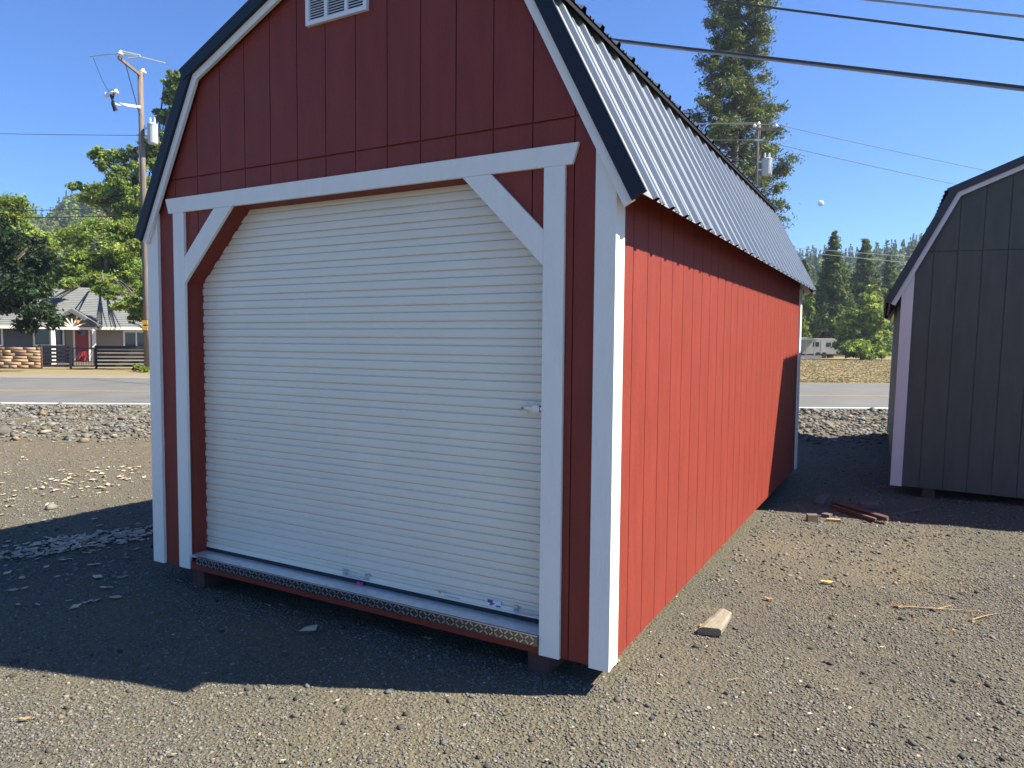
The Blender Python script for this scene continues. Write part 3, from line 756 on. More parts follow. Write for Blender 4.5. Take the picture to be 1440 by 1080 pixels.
# -- left side
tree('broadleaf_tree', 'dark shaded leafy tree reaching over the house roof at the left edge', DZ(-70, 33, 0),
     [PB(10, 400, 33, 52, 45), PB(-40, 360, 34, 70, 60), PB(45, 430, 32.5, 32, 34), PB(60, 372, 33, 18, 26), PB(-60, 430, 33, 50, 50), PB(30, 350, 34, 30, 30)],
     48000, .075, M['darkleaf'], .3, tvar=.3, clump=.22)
tree('broadleaf_tree', 'bright green leafy tree at the left edge above the dark one', DZ(-20, 40, 0),
     [PB(-5, 310, 39, 45, 38), PB(40, 335, 39, 36, 34), PB(10, 350, 38.5, 45, 30), PB(-50, 330, 40, 50, 45), PB(58, 358, 39, 20, 22)],
     42000, .08, M['maple'], .3, tvar=.3, clump=.2)
tree('broadleaf_tree', 'light green maple spreading behind and over the house roof', DZ(128, 49, 0),
     [PB(176, 425, 39, 26, 16), PB(150, 408, 40, 22, 12), PB(95, 400, 41, 18, 10), PB(105, 370, 46, 38, 34), PB(150, 350, 47, 45, 42), PB(185, 385, 46, 40, 38), PB(130, 400, 45, 40, 26), PB(90, 395, 46, 28, 22), PB(180, 335, 47, 38, 28), PB(205, 350, 48, 40, 45), PB(100, 340, 50, 26, 24), PB(195, 408, 45, 26, 24), PB(165, 405, 45, 36, 22)],
     90000, .08, M['maple'], .35, tvar=.32, clump=.17)
tree('broadleaf_tree', 'small green tree hanging beside the pole at the right end of the house roof', DZ(226, 36, 0),
     [PB(200, 430, 36, 20, 22), PB(222, 400, 36, 26, 36), PB(188, 445, 36, 10, 10), PB(235, 440, 36, 24, 26)],
     13000, .07, M['maple'], .14, tvar=.35, clump=.2)
tree('broadleaf_tree', 'tall cottonwood behind the utility pole, its top showing at the shed roof edge', DZ(215, 58, 0),
     [PB(244, 125, 58, 13, 28), PB(238, 112, 58, 9, 14), PB(247, 140, 58, 9, 26), PB(250, 118, 58, 10, 20), PB(262, 150, 58, 16, 40), PB(232, 160, 58, 15, 11), PB(236, 168, 58, 16, 10), PB(240, 215, 58, 28, 35), PB(196, 214, 57, 13, 22), PB(162, 235, 57, 22, 32), PB(140, 225, 57, 11, 15), PB(185, 255, 57, 36, 34), PB(150, 275, 57, 34, 28), PB(205, 290, 57, 40, 36), PB(128, 268, 57, 14, 10), PB(110, 263, 57, 12, 6), PB(180, 320, 57, 45, 30), PB(235, 265, 58, 35, 35)],
     84000, .095, M['cotton'], .45, tvar=.42, clump=.2)
# small shrub by the fence
tree('shrub', 'low green weedy shrub at the foot of the utility pole', DZ(196, 33.5, 0), [PB(192, 517, 33.5, 14, 5), PB(204, 520, 33, 10, 4)], 2500, .05, M['maple'], .02, cat='shrub', limbs=False)

# -- conifers
def conifer(name, label, base, H, Rmax, z0, n_t, m, lps, ls, tr, group=None, topfrac=.12, irregular=.25, droop=.25, trunk=True):
    base = np.array(base, float); root = empty(name, base); tag(root, label, 'conifer', group)
    Vs = []; C = []; R = []; ends = []
    for i in range(n_t):
        h = z0+(H-z0)*(i+rng.random())/n_t; u = (h-z0)/(H-z0)
        env = Rmax*min(1, (1-u)**.75*1.15+topfrac*(1-u))*min(1, .55+u*3)
        az = rng.uniform(0, 2*np.pi); rr = env*(1-irregular*rng.random())*(.45+.55*rng.random()**.5)
        c = base+np.array([rr*math.cos(az), rr*math.sin(az), h-droop*rr*.5]); s_ = max(.25, env*.24)*rng.uniform(.7, 1.35)
        C.append(c); R.append([s_*1.15, s_*1.15, s_*.62]); ends.append((h, c))
    for i in range(34):
        h = H*(.5+.49*i/33); q = Rmax*.30*(1-(h/H-.5)/.52)+.10
        for _ in range(2): C.append(base+np.array([rng.uniform(-1, 1)*q, rng.uniform(-1, 1)*q, h])); R.append([q*.8+.1, q*.8+.1, q*.6+.16])
    V, F, T = leafcloud(C, R, n_t*lps, ls, clump=.34, tvar=.3, elong=1.7)
    fast('crown', V, F, m, root, T, base)
    if trunk:
        mb = MB(); K = 10; P = [base+np.array([.04*math.sin(i*1.3), .04*math.cos(i*1.9), H*.97*i/K]) for i in range(K+1)]; P[0] = P[0]-np.array([0, 0, .2])
        mb.tube(P, [tr*(1.15-1.05*i/K) for i in range(K+1)], 9)
        for h, c in ends:
            s0 = base+np.array([0, 0, max(.5, h+.1)]); w = tr*.16*(1-.6*h/H); mb.tube([s0, (s0+c)/2+np.array([0, 0, .12]), c], [w*1.3, w, w*.4], 4, cap=False)
        shift(mb, base).build('trunk', M['bark'], root, smooth=True)
    return root
# the large one behind the roof, clump by clump
bd = 62; tb = DZ(1022, bd, 0)
root_c = []
edges = [(-170, 6, 6), (-120, 22, 20), (-60, 38, 38), (0, 44, 52), (50, 52, 58), (90, 46, 58), (130, 55, 62), (160, 75, 78), (185, 70, 66), (230, 75, 92), (260, 75, 88), (300, 82, 92), (350, 80, 98), (400, 80, 98), (440, 60, 70)]
ey = [e[0] for e in edges]; el_ = [e[1] for e in edges]; er = [e[2] for e in edges]
for i in range(215):
    y = -170+615*((i+rng.random())/215)**.85; cx = 1038-y*.055; L_ = np.interp(y, ey, el_); R_ = np.interp(y, ey, er)
    az = i*2.399+rng.uniform(-.4, .4); w = (R_ if math.cos(az) > 0 else L_)*rng.uniform(.62, 1.08)*(1 if rng.random() > .12 else .6)
    for q in (.30, .5, .7, .88, 1.0):
        if rng.random() < .24: continue
        s_ = rng.uniform(.42, .8)*(.75+.4*q)*(.6+.4*min(1, w/60)); dy = 14*q-16*max(0, q-.6)+rng.uniform(-4, 4)
        dd = bd+math.sin(az)*(w/FPX*bd)*q
        c = D(cx+math.cos(az)*w*q*.93+rng.uniform(-4, 4), y+dy, dd); root_c.append((c[0], c[1], c[2], s_*1.25, s_*1.25, s_*.6))
BIG = empty('conifer', tb); tag(BIG, 'very tall pine rising behind the silver roof past the top of the picture', 'conifer')
V, F, T = leafcloud([b[:3] for b in root_c], [b[3:] for b in root_c], 125000, .085, clump=.32, tvar=.34, elong=2.0)
fast('crown', V, F, M['needle'], BIG, T, tb)
mb = MB(); tp = D(1046, -165, bd); K = 12
mb.tube([tb+(tp-tb)*i/K+np.array([.05*math.sin(i*2), .05*math.cos(i*1.4), 0]) for i in range(K+1)], [.62*(1-.9*i/K)+.03 for i in range(K+1)], 10)
for b in root_c[::1]:
    c = np.array(b[:3]); h = (c[2]-tb[2])/(tp[2]-tb[2]); s0 = tb+(tp-tb)*min(.97, h+.01); mb.tube([s0, (s0+c)/2+np.array([0, 0, .2]), c], [.07, .045, .02], 4, cap=False)
shift(mb, tb).build('trunk', M['bark'], BIG, smooth=True)

GC = 'conifers beyond the dry field'
conifer('conifer', 'tall conifer with a dark trunk between the sheds, nearest behind the trailer', DZ(1168, 84, 0), 14.6, 2.7, 2.2, 105, M['needle_far'], 330, .11, .34, GC)
conifer('conifer', 'full conifer just right of the tall dark-trunked one', DZ(1212, 96, 0), 15.4, 3.3, 1.2, 105, M['needle_far'], 300, .12, .3, GC)
conifer('conifer', 'slim conifer partly behind the brown roof edge of the green shed', DZ(1247, 104, 0), 14.5, 3.0, 1.2, 60, M['needle_far'], 260, .12, .3, GC)
conifer('conifer', 'conifer showing at the far end of the silver roof eave', DZ(1128, 92, 0), 12.2, 3.2, 1.5, 60, M['needle_far'], 280, .12, .3, GC)
conifer('conifer', 'small conifer on the slope between the two middle conifers', DZ(1190, 118, 0), 12.6, 2.6, 1.0, 50, M['needle_far'], 220, .13, .25, GC)
conifer('conifer', 'spiky conifer top poking over the green shed roof', DZ(1300, 150, 2), 23.5, 3.2, 1.5, 60, M['needle_far'], 240, .15, .3, GC)
tree('broadleaf_tree', 'bright green bushy tree left of the green shed on the dry field', DZ(1212, 74, 0),
     [PB(1212, 455, 74, 30, 32), PB(1232, 440, 74, 22, 34), PB(1195, 470, 74, 20, 24), PB(1215, 485, 73.5, 36, 17), PB(1240, 480, 74, 20, 22), PB(1222, 425, 74, 14, 20), PB(1188, 492, 73.5, 14, 10), PB(1205, 497, 73, 22, 7), PB(1230, 497, 73, 22, 7)],
     24000, .12, M['maple'], .15, tvar=.32, clump=.22)
tree('broadleaf_tree', 'small light green tree at the far corner of the red shed', DZ(1133, 80, 0),
     [PB(1133, 440, 80, 11, 22), PB(1140, 425, 80, 10, 15), PB(1130, 465, 80, 10, 12)], 6000, .11, M['maple'], .12, tvar=.3)
# low planting in front of the trailer's ends
# ------------------------------------------------------------------ hills with forest
def hill_h(az_px, r, prof):      # height by bearing (in photo columns) and distance
    y = np.interp(az_px, prof[0], prof[1]); return y
def hill(name, px0, px1, r0, r1, ridge_px, ridge_h, wobble):
    na, nr = 70, 26; V = []; 
    for j in range(nr):
        u = j/(nr-1); r = r0+(r1-r0)*u
        for i in range(na):
            px = px0+(px1-px0)*i/(na-1); H = np.interp(px, ridge_px, ridge_h)
            prof = 0 if u == 0 else (math.sin(min(1, u/.72)*math.pi/2)**1.3 if u < .72 else 1-.35*((u-.72)/.28)**2)
            e = math.sin(math.pi*i/(na-1))**.25 if 0 < i < na-1 else 0
            x = CAM[0]+(-math.sin(YAW)*r+math.cos(YAW)*(px-720)/FPX*r); y = CAM[1]+(math.cos(YAW)*r+math.sin(YAW)*(px-720)/FPX*r)
            V.append((x, y, -.6+(H+1.5)*prof*e*(1+.07*math.sin(px*.031+u*5)+.04*math.sin(px*.08+u*9))))
    F = [(j*na+i, j*na+i+1, (j+1)*na+i+1, (j+1)*na+i) for j in range(nr-1) for i in range(na-1)]
    o = fast(name, V, F, M['hillsoil']); o.data.shade_smooth(); tag(o, kind='structure')
    V = np.array(V).reshape(nr, na, 3); return V
M['hillsoil'] = mat('hill_soil', (.09, .085, .045), rough=.95, var=.4, vscale=.05, bump=0)
def forest(name, label, V, n, hmin, hmax, mconif, ls=.55, nleaf=110, tintfn=None):
    nr, na, _ = V.shape; j = rng.uniform(.05, .97, n)**.8*(nr-1.01); i = rng.uniform(.01, .99, n)*(na-1.01)
    ji, ii = j.astype(int), i.astype(int); fj, fi = (j-ji)[:, None], (i-ii)[:, None]
    P = V[ji, ii]*(1-fj)*(1-fi)+V[ji+1, ii]*fj*(1-fi)+V[ji, ii+1]*(1-fj)*fi+V[ji+1, ii+1]*fj*fi
    con = rng.random(n) < mconif; H = rng.uniform(hmin, hmax, n)*np.where(con, 1.25, .75); W_ = H*np.where(con, .16, .34)*rng.uniform(.8, 1.2, n)
    k = np.repeat(np.arange(n), nleaf); m_ = len(k); u = rng.random(m_); az = rng.uniform(0, 2*np.pi, m_)
    cone = (1-u)*.95+.04; ball = np.sqrt(np.clip(1-(2*u-1)**2, 0, 1))
    rad = np.where(con[k], cone, ball)*W_[k]*(rng.random(m_)**.35)*(1+.25*np.sin(az*3+k)+.2*np.sin(u*20+k))
    hz = np.where(con[k], .08+.95*u, .2+.8*u)*H[k]
    Q = P[k]+np.stack([rad*np.cos(az), rad*np.sin(az), hz], 1)
    s_ = ls*rng.uniform(.6, 1.3, m_)[:, None]*np.where(con[k], 1-.45*u, 1)[:, None]
    nrm = np.stack([np.cos(az), np.sin(az), np.full(m_, .7)], 1)+rng.normal(size=(m_, 3))*.55; nrm /= np.linalg.norm(nrm, axis=1)[:, None]
    a = rng.normal(size=(m_, 3)); uu = np.cross(nrm, a); uu /= np.linalg.norm(uu, axis=1)[:, None]; vv = np.cross(nrm, uu)
    VV = np.stack([Q-uu*s_, Q-vv*s_*.7, Q+uu*s_, Q+vv*s_*.7], 1).reshape(-1, 3)
    base = np.where(con, .75, 1.25)*rng.lognormal(0, .22, n); hue = rng.normal(0, .1, n)+np.where(con, -.08, .12)
    T = np.stack([base*(1+hue), base, base*(1-hue*.6)], 1)[k]*rng.lognormal(0, .12, m_)[:, None]
    o = fast(name, VV, np.arange(4*m_).reshape(-1, 4), M['forest'], None, np.clip(T, .2, 2.5)); tag(o, label, 'forest', kind='stuff'); return o
def zz(y, d, hor=482): return (hor-y)/FPX*d+1.54
VL = hill('hill', -420, 640, 150, 430, [-420, 0, 60, 100, 130, 300, 640], [60, zz(322, 350, 475), zz(320, 350, 475), zz(312, 350, 475), zz(308, 350, 475), 66, 66], 1)
forest('hillside_forest', 'hazy mixed woodland covering the hill behind the left house', VL, 4400, 4.5, 8, .12, ls=.6)
VR = hill('hill', 560, 1900, 150, 420, [560, 1000, 1130, 1200, 1250, 1300, 1500, 1900], [44, 36, zz(397, 350, 484), zz(398, 350, 484), zz(380, 350, 485), zz(364, 350, 485), 62, 74], 1)
forest('hillside_forest', 'blue-green conifer forest covering the distant hill at the right', VR, 6200, 5.5, 9.5, .4, ls=.7, nleaf=90)

# ------------------------------------------------------------------ house across the road
def build_house():
    A = DZ(0, 38.5, 0); B = DZ(210, 41.5, 0); ux = (B-A)[:2]; ux /= np.linalg.norm(ux); nv = np.array([-ux[1], ux[0]])   # nv points away
    ang = math.atan2(ux[1], ux[0]); root = empty('house', (A[0], A[1], 0), (0, 0, ang))
    tag(root, 'single storey grey-tan house with a red door and a small gabled porch', 'house')
    def UZ(px, py, off=0.0):      # photo bearing -> (u along the facade, z), on the plane `off` in front(-)/behind(+) of the wall
        d = ray(px, py); o2 = (A[:2]+nv*off)-CAM[:2]; den = d[0]*nv[0]+d[1]*nv[1]; k = (o2@nv)/den; P = CAM+d*k
        return float((P[:2]-A[:2])@ux), float(P[2])
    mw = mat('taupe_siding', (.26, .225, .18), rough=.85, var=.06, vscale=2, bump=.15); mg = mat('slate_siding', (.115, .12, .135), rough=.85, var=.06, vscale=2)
    mr = mat('grey_shingles', (.15, .155, .15), rough=.9, var=.14, vscale=2.5, stretch=(1, 1, 3), bump=.5, bscale=10); mt = M['white']
    gl = mat('window_glass', (.03, .035, .045), rough=.08, spec=.8, var=.1); rd = mat('red_door_paint', (.33, .035, .04), rough=.45, var=.05)
    uD0 = UZ(68, 460)[0]; uR = UZ(300, 460)[0]; uL = -9.0; ze = UZ(40, 456)[1]; ze2 = UZ(190, 462)[1]; zev = (ze+ze2)/2
    wins = [(UZ(46, 459), UZ(91, 487)), (UZ(-26, 459), UZ(5, 487)), (UZ(173, 465), UZ(207, 490))]
    d0, d1 = UZ(103, 461), UZ(127, 490)
    # walls, with real openings: pieces between openings
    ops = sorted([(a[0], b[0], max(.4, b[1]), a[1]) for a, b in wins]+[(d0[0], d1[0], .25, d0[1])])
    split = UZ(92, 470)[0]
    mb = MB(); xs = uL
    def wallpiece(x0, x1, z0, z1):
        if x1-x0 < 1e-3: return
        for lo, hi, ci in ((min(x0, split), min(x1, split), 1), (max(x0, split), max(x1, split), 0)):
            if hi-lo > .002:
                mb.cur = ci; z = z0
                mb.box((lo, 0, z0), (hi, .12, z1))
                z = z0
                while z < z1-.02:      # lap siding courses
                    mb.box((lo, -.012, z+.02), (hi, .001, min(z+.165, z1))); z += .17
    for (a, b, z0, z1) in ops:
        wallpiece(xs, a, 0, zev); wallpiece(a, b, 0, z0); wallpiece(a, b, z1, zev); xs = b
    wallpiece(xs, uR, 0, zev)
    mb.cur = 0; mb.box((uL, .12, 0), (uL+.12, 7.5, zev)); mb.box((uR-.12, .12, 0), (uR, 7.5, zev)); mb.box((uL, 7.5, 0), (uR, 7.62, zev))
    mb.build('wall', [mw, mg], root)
    for (a, b) in wins:
        x0, x1, z0, z1 = a[0], b[0], max(.4, b[1]), a[1]; f = MB(); w = .09
        for q in ((x0, z0, x1, z0+w), (x0, z1-w, x1, z1), (x0, z0+w, x0+w, z1-w), (x1-w, z0+w, x1, z1-w)): f.box((q[0], -.05, q[1]), (q[2], .02, q[3]))
        xm = x0+(x1-x0)*.55; f.box((xm-.035, -.04, z0+w), (xm+.035, .02, z1-w))
        fo = f.build('window', mt, root); g = MB(); g.box((x0+w, .02, z0+w), (x1-w, .03, z1-w)); g.build('pane', gl, fo)
        g = MB(); 
        for k in range(7):
            xx = xm+.05+k*(x1-w-xm-.05)/7; g.box((xx, .06, z0+w), (xx+.05, .07, z1-w))
        g.build('curtain', M['mauve'], fo)
    f = MB(); f.box((d0[0]+.07, .02, .25), (d1[0]-.07, .07, d0[1]-.07)); dr = f.build('door', rd, root)
    f = MB(); f.box((d0[0]+.2, .012, d0[1]-.42), (d1[0]-.2, .0195, d0[1]-.2)); f.build('door_window', gl, dr)
    f = MB(); f.box((d0[0]-.02, -.03, .25), (d0[0]+.07, .08, d0[1])); f.box((d1[0]-.07, -.03, .25), (d1[0]+.02, .08, d0[1])); f.box((d0[0]+.07, -.03, d0[1]-.07), (d1[0]-.07, .08, d0[1])); f.build('door_frame', mt, root)
    f = MB(); f.box((d0[0]-.55, -1.9, 0), (d1[0]+.35, -.03, .24)); f.box((d0[0]-.1, -2.25, 0), (d1[0]+.1, -1.9, .12)); f.build('porch_step', M['walk'], root)
    # main roof
    zr = UZ(100, 404, 4.0)[1]; f = MB(); ov = .45
    f.prism([(-ov, zev-.02), (3.9, zr), (8.2, zev-.02), (8.2, zev-.12), (3.9, zr-.12), (-ov, zev-.12)], uL-.4, uR+.4, plane='yz')
    for k in range(22):       # shingle courses
        s0 = k/22; y = -ov+(3.9+ov)*s0; z = zev-.02+(zr-zev+.02)*s0; f.obox(((uL+uR)/2, y+.09, z+.045), ((uR-uL)/2+.4, 0, 0), (0, .10, .10*(zr-zev)/(3.9+ov)-.012), (0, -.004, .012))
    rf = f.build('roof', mr, root)
    f = MB(); f.box((uL-.4, -ov-.06, zev-.17), (uR+.4, -ov-.002, zev-.02)); f.build('gutter', mt, rf)
    # porch gable
    pk = UZ(101, 434, -1.7); pl = UZ(67, 454, -1.7); pr = UZ(137, 459, -1.7); zl = (pl[1]+pr[1])/2; yf = -1.7
    f = MB(); 
    f.prism([(pl[0]-.1, zl-.02), (pk[0], pk[1]+.02), (pr[0]+.1, zl-.02), (pr[0]+.1, zl-.11), (pk[0], pk[1]-.09), (pl[0]-.1, zl-.11)], yf-.02, 2.2)
    pg = f.build('porch_roof', mr, root)
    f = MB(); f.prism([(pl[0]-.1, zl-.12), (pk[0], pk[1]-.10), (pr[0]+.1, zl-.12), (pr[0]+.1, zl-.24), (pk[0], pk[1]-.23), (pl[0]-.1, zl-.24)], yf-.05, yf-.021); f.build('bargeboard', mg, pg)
    f = MB(); f.box((pl[0]+.05, yf, zl-.27), (pr[0]-.05, yf+.14, zl-.13)); f.build('porch_beam', mt, root)
    f = MB(); f.prism([(pl[0]+.2, zl-.125), (pk[0], pk[1]-.24), (pr[0]-.2, zl-.125)], yf+.9, yf+.93); f.build('gable_wall', mw, root)
    f = MB(); cx, cz = pk[0]+.02, zl-.2
    for a, ln in ((25, .75), (50, .8), (72, .85), (95, .6), (118, .85), (142, .95), (160, 1.0)):
        ca, sa = math.cos(math.radians(a)), math.sin(math.radians(a)); ln *= .82
        f.obox((cx+ca*ln*.55, yf+.05, cz+sa*ln*.5+.05), (ca*ln*.5, 0, sa*ln*.45), (0, .015, 0), (-sa*.03, 0, ca*.03))
    f.build('sunburst_ornament', mt, root)
    for px in (74.5, 132):
        u = UZ(px, 470, yf)[0]; f = MB(); f.box((u-.085, yf, .0), (u+.085, yf+.17, zl-.271)); f.box((u-.11, yf-.025, 0), (u+.11, yf+.195, .18)); f.build('porch_post', mt, root)
    f = MB(); o_ = UZ(110, 452, yf); f.tube([(o_[0], yf-.02, o_[1]), (o_[0], yf-.06, o_[1])], .08, 10); f.build('sunburst_disc', M['st_orange'], root)  # orange disc, part of the sunburst ornament; gives no light
build_house()
# fences
def fence_line(pxa, pxb, dep_a, dep_b): return DZ(pxa, dep_a, 0), DZ(pxb, dep_b, 0)
M['fblack'] = mat('black_fence_paint', (.022, .022, .026), rough=.7, var=.2)
M['ftan'] = mat('tan_fence_boards', (.40, .27, .17), rough=.85, var=.35, vscale=1.6, stretch=(1, 1, 4), tint=True)
def rail_fence(label, pxa, pxb, da, db, h, group):
    A, B = fence_line(pxa, pxb, da, db); v = (B-A)[:2]; Ln = np.linalg.norm(v); ang = math.atan2(v[1], v[0])
    root = empty('rail_fence', A, (0, 0, ang)); tag(root, label, 'fence', group)
    for k in range(6):
        mb = MB(); z = .08+k*(h-.2)/5.0; mb.box((0, -.02, z), (Ln, .018, z+.115 if k < 5 else z+.15)); mb.build('rail', M['fblack'], root)
    nposts = max(2, int(Ln/1.8)+1)
    for k in range(nposts):
        x = Ln*k/(nposts-1); mb = MB(); mb.box((x-.05, -.075, -.05), (x+.05, -.0205, h+.05)); mb.build('post', M['fblack'], root)
GF = 'black rail fence sections before the house'
rail_fence('black horizontal rail fence section left of the gate', 56, 99, 36, 36.3, 1.13, GF)
rail_fence('black horizontal rail fence section between the gate and the utility pole', 135, 206, 36.4, 37, 1.13, GF)
A, B = fence_line(100, 134, 36.3, 36.4); v = (B-A)[:2]; Ln = np.linalg.norm(v)
gt = empty('garden_gate', A, (0, 0, math.atan2(v[1], v[0]))); tag(gt, 'open-railed dark gate in front of the red house door', 'gate')
mb = MB()
for x in (.02, Ln-.07): mb.box((x, -.02, .1), (x+.05, .02, 1.05))
for z in (.1, 1.0): mb.box((.07, -.02, z), (Ln-.07, .02, z+.05))
mb.build('gate_frame', M['fblack'], gt)
mb = MB()
for k in range(9): x = .1+k*(Ln-.2)/8; mb.box((x-.008, -.01, .15), (x+.008, .01, 1.0))
mb.build('bars', M['fblack'], gt)
# tan board wall / fence
A, B = fence_line(-60, 56, 35.6, 35.8); v = (B-A)[:2]; Ln = np.linalg.norm(v)
tf = empty('board_fence', A, (0, 0, math.atan2(v[1], v[0]))); tag(tf, 'tan weathered horizontal board fence at the left edge', 'fence')
Vv = []; Ff = []; Tt = []
def addbox(a, b, t):
    o = len(Vv); x0, y0, z0 = a; x1, y1, z1 = b
    Vv.extend([(x0,y0,z0),(x1,y0,z0),(x1,y1,z0),(x0,y1,z0),(x0,y0,z1),(x1,y0,z1),(x1,y1,z1),(x0,y1,z1)])
    for f in [(0,3,2,1),(4,5,6,7),(0,1,5,4),(1,2,6,5),(2,3,7,6),(3,0,4,7)]: Ff.append([q+o for q in f]); Tt.append(t)
z = 0
while z < 1.05:
    x = random.uniform(-.5, 0)
    while x < Ln:
        w = random.uniform(.35, .9); tv = random.choice([.6, .8, .9, 1, 1.05, 1.1]); tt_ = (tv, tv*random.uniform(.9, 1.02), tv*random.uniform(.8, 1))
        addbox((max(0, x)+.004, -.011, z+.001), (min(Ln, x+w), .02, z+.1495), tt_); x += w
    z += .15
fast('boards', np.array(Vv), np.array(Ff), M['ftan'], tf, np.array(Tt))
for k in range(4):
    mb = MB(); x = Ln*k/3; mb.box((x-.05, .021, -.05), (x+.05, .11, 1.1)); mb.build('post', M['skid'], tf)

# ------------------------------------------------------------------ utility poles, lines
M['pole'] = mat('pole_wood', (.165, .128, .104), rough=.9, var=.25, vscale=4, stretch=(2, 2, .3), bump=.4, bscale=12)
M['porc'] = mat('white_porcelain', (.75, .76, .78), rough=.25, var=.05)
M['tank'] = mat('pale_grey_tank', (.42, .45, .46), rough=.4, var=.06)
M['cable'] = mat('black_cable_jacket', (.045, .047, .05), rough=.5, var=.15)
M['wire'] = mat('aged_aluminium_wire', (.30, .30, .30), rough=.5, metal=.5)
def tank(parent, x, y, z, r, h):
    mb = MB(); mb.tube([(x, y, z), (x, y, z+h*.03), (x, y, z+h*.04), (x, y, z+h*.86), (x, y, z+h*.87), (x, y, z+h*.93), (x, y, z+h)], [r*.93, r*.97, r, r, r*1.06, r*1.0, r*.35], 16)
    t = mb.build('transformer', M['tank'], parent, smooth=False)
    for k in (-1, 1):
        b = MB(); b.tube([(x+k*r*.45, y, z+h*.95), (x+k*r*.45, y, z+h*1.12), (x+k*r*.45, y, z+h*1.25)], [r*.16, r*.22, r*.1], 8); b.build('bushing', M['porc'], t)
    for q in (.25, .7):
        b = MB(); b.box((min(0, x), y-.05, z+h*q), (max(0, x), y+.05, z+h*(q+.08))); b.build('bracket', M['steel'], t)
def insul(parent, p, s_=1):
    b = MB(); x, y, z = p; b.tube([(x, y, z), (x, y, z+.05*s_), (x, y, z+.06*s_), (x, y, z+.11*s_), (x, y, z+.12*s_), (x, y, z+.19*s_)], [.03*s_, .03*s_, .10*s_, .09*s_, .06*s_, .045*s_], 10); b.build('insulator', M['porc'], parent, smooth=True)
# left pole: local x = camera right, local y = away
PL = DZ(207, 35, 0); PLr = empty('utility_pole', PL, (0, 0, math.atan2(CR[1], CR[0])))
tag(PLr, 'wooden utility pole with a white transformer rising beside the left edge of the red shed', 'utility pole', 'wooden utility poles with transformers')
mb = MB(); mb.tube([(0, 0, -.3), (0, 0, 4), (-.03, 0, 9), (-.06, 0, 14.35)], [.165, .15, .135, .115], 12); mb.build('pole', M['pole'], PLr, smooth=True)
mb = MB(); ax = np.array([.12, -2.15, 0]); mb.obox((-.02, -.9, 14.15), ax*.55, (.05, .003, 0), (0, 0, .065)); mb.build('crossarm', M['pole'], PLr)
mb = MB(); mb.tube([(-.08, -.1, 12.2), (0, -1.4, 14.1)], .02, 5); mb.build('brace', M['fblack'], PLr)
for p in ((.08, -1.95, 14.21), (-.02, .2, 14.21)): insul(PLr, p, 1.5)
mb = MB(); mb.tube([(-1.35, -1.9, 14.25), (-.4, -1.95, 14.35), (0.1, -2, 14.35), (.7, -1.9, 14.3), (1.9, -1.6, 14.1)], .03, 6); mb.tube([(.15, -1.95, 14.45), (.9, -1.85, 14.32)], .05, 6); mb.tube([(.4, -1.95, 14.16), (.9, -1.85, 14.28)], .04, 6); mb.build('dead_end_clamp', M['tank'], PLr)
mb = MB(); mb.obox((-.45, -.5, 12.55), (.42, .4, .05), (.03, -.03, 0), (0, 0, .06)); mb.build('cutout_bracket', M['porc'], PLr)
cb = MB(); cb.tube([(-1.0, -.9, 12.9), (-.75, -.9, 12.2)], .06, 7); cb.tube([(-.85, -.9, 12.95), (-.95, -.9, 12.5), (-.85, -.9, 12.15)], .04, 6); co = cb.build('cutout_fuse', M['fblack'], PLr)
for p in ((-1.2, -.9, 12.75), (-.95, -.9, 12.9), (-.75, -.9, 12.9)): insul(PLr, p, 1.3)
mb = MB(); mb.tube([(-1.2, -1.9, 14.2), (-1.1, -1.4, 13.4), (-1.05, -.95, 13.0)], .012, 4); mb.build('jumper_wire', M['fblack'], PLr)
tank(PLr, .48, 0, 10.9, .23, 1.0)
mb = MB(); mb.tube([(-.2, 0, 10.7), (-.12, -.1, 10.2), (-.17, 0, 9.2)], .03, 5); mb.build('conduit', M['tank'], PLr)
mb = MB()
for z in (2.05, 2.33): mb.tube([(0, -.186, z-.09), (0, -.192, z+.09)], .0, 4) if False else mb.box((-.14, -.205, z-.1), (.14, -.18, z+.1))
mb.build('reflector', mat('yellow_reflector', (.85, .50, .04), rough=.4), PLr)
# right pole
PR = DZ(1058.5, 52, 0); PRr = empty('utility_pole', PR, (0, 0, math.atan2(CR[1], CR[0])))
tag(PRr, 'distant wooden utility pole with a transformer standing before the tall pine', 'utility pole', 'wooden utility poles with transformers')
mb = MB(); mb.tube([(0, 0, -.3), (0, 0, 8), (0, 0, 17.1)], [.2, .16, .13], 10); mb.build('pole', M['pole'], PRr, smooth=True)
mb = MB(); mb.box((-.5, -.2, 16.75), (1.7, -.1, 16.9)); mb.build('crossarm', M['pole'], PRr)
for p in ((0, 0, 17.1), (1.2, -.15, 16.9), (-.35, -.15, 16.9)): insul(PRr, p, 1.4)
tank(PRr, .62, -.1, 13.6, .36, 1.25)
mb = MB(); mb.box((-.3, -.16, 16.0), (.3, -.1, 16.1)); mb.build('bracket', M['steel'], PRr)

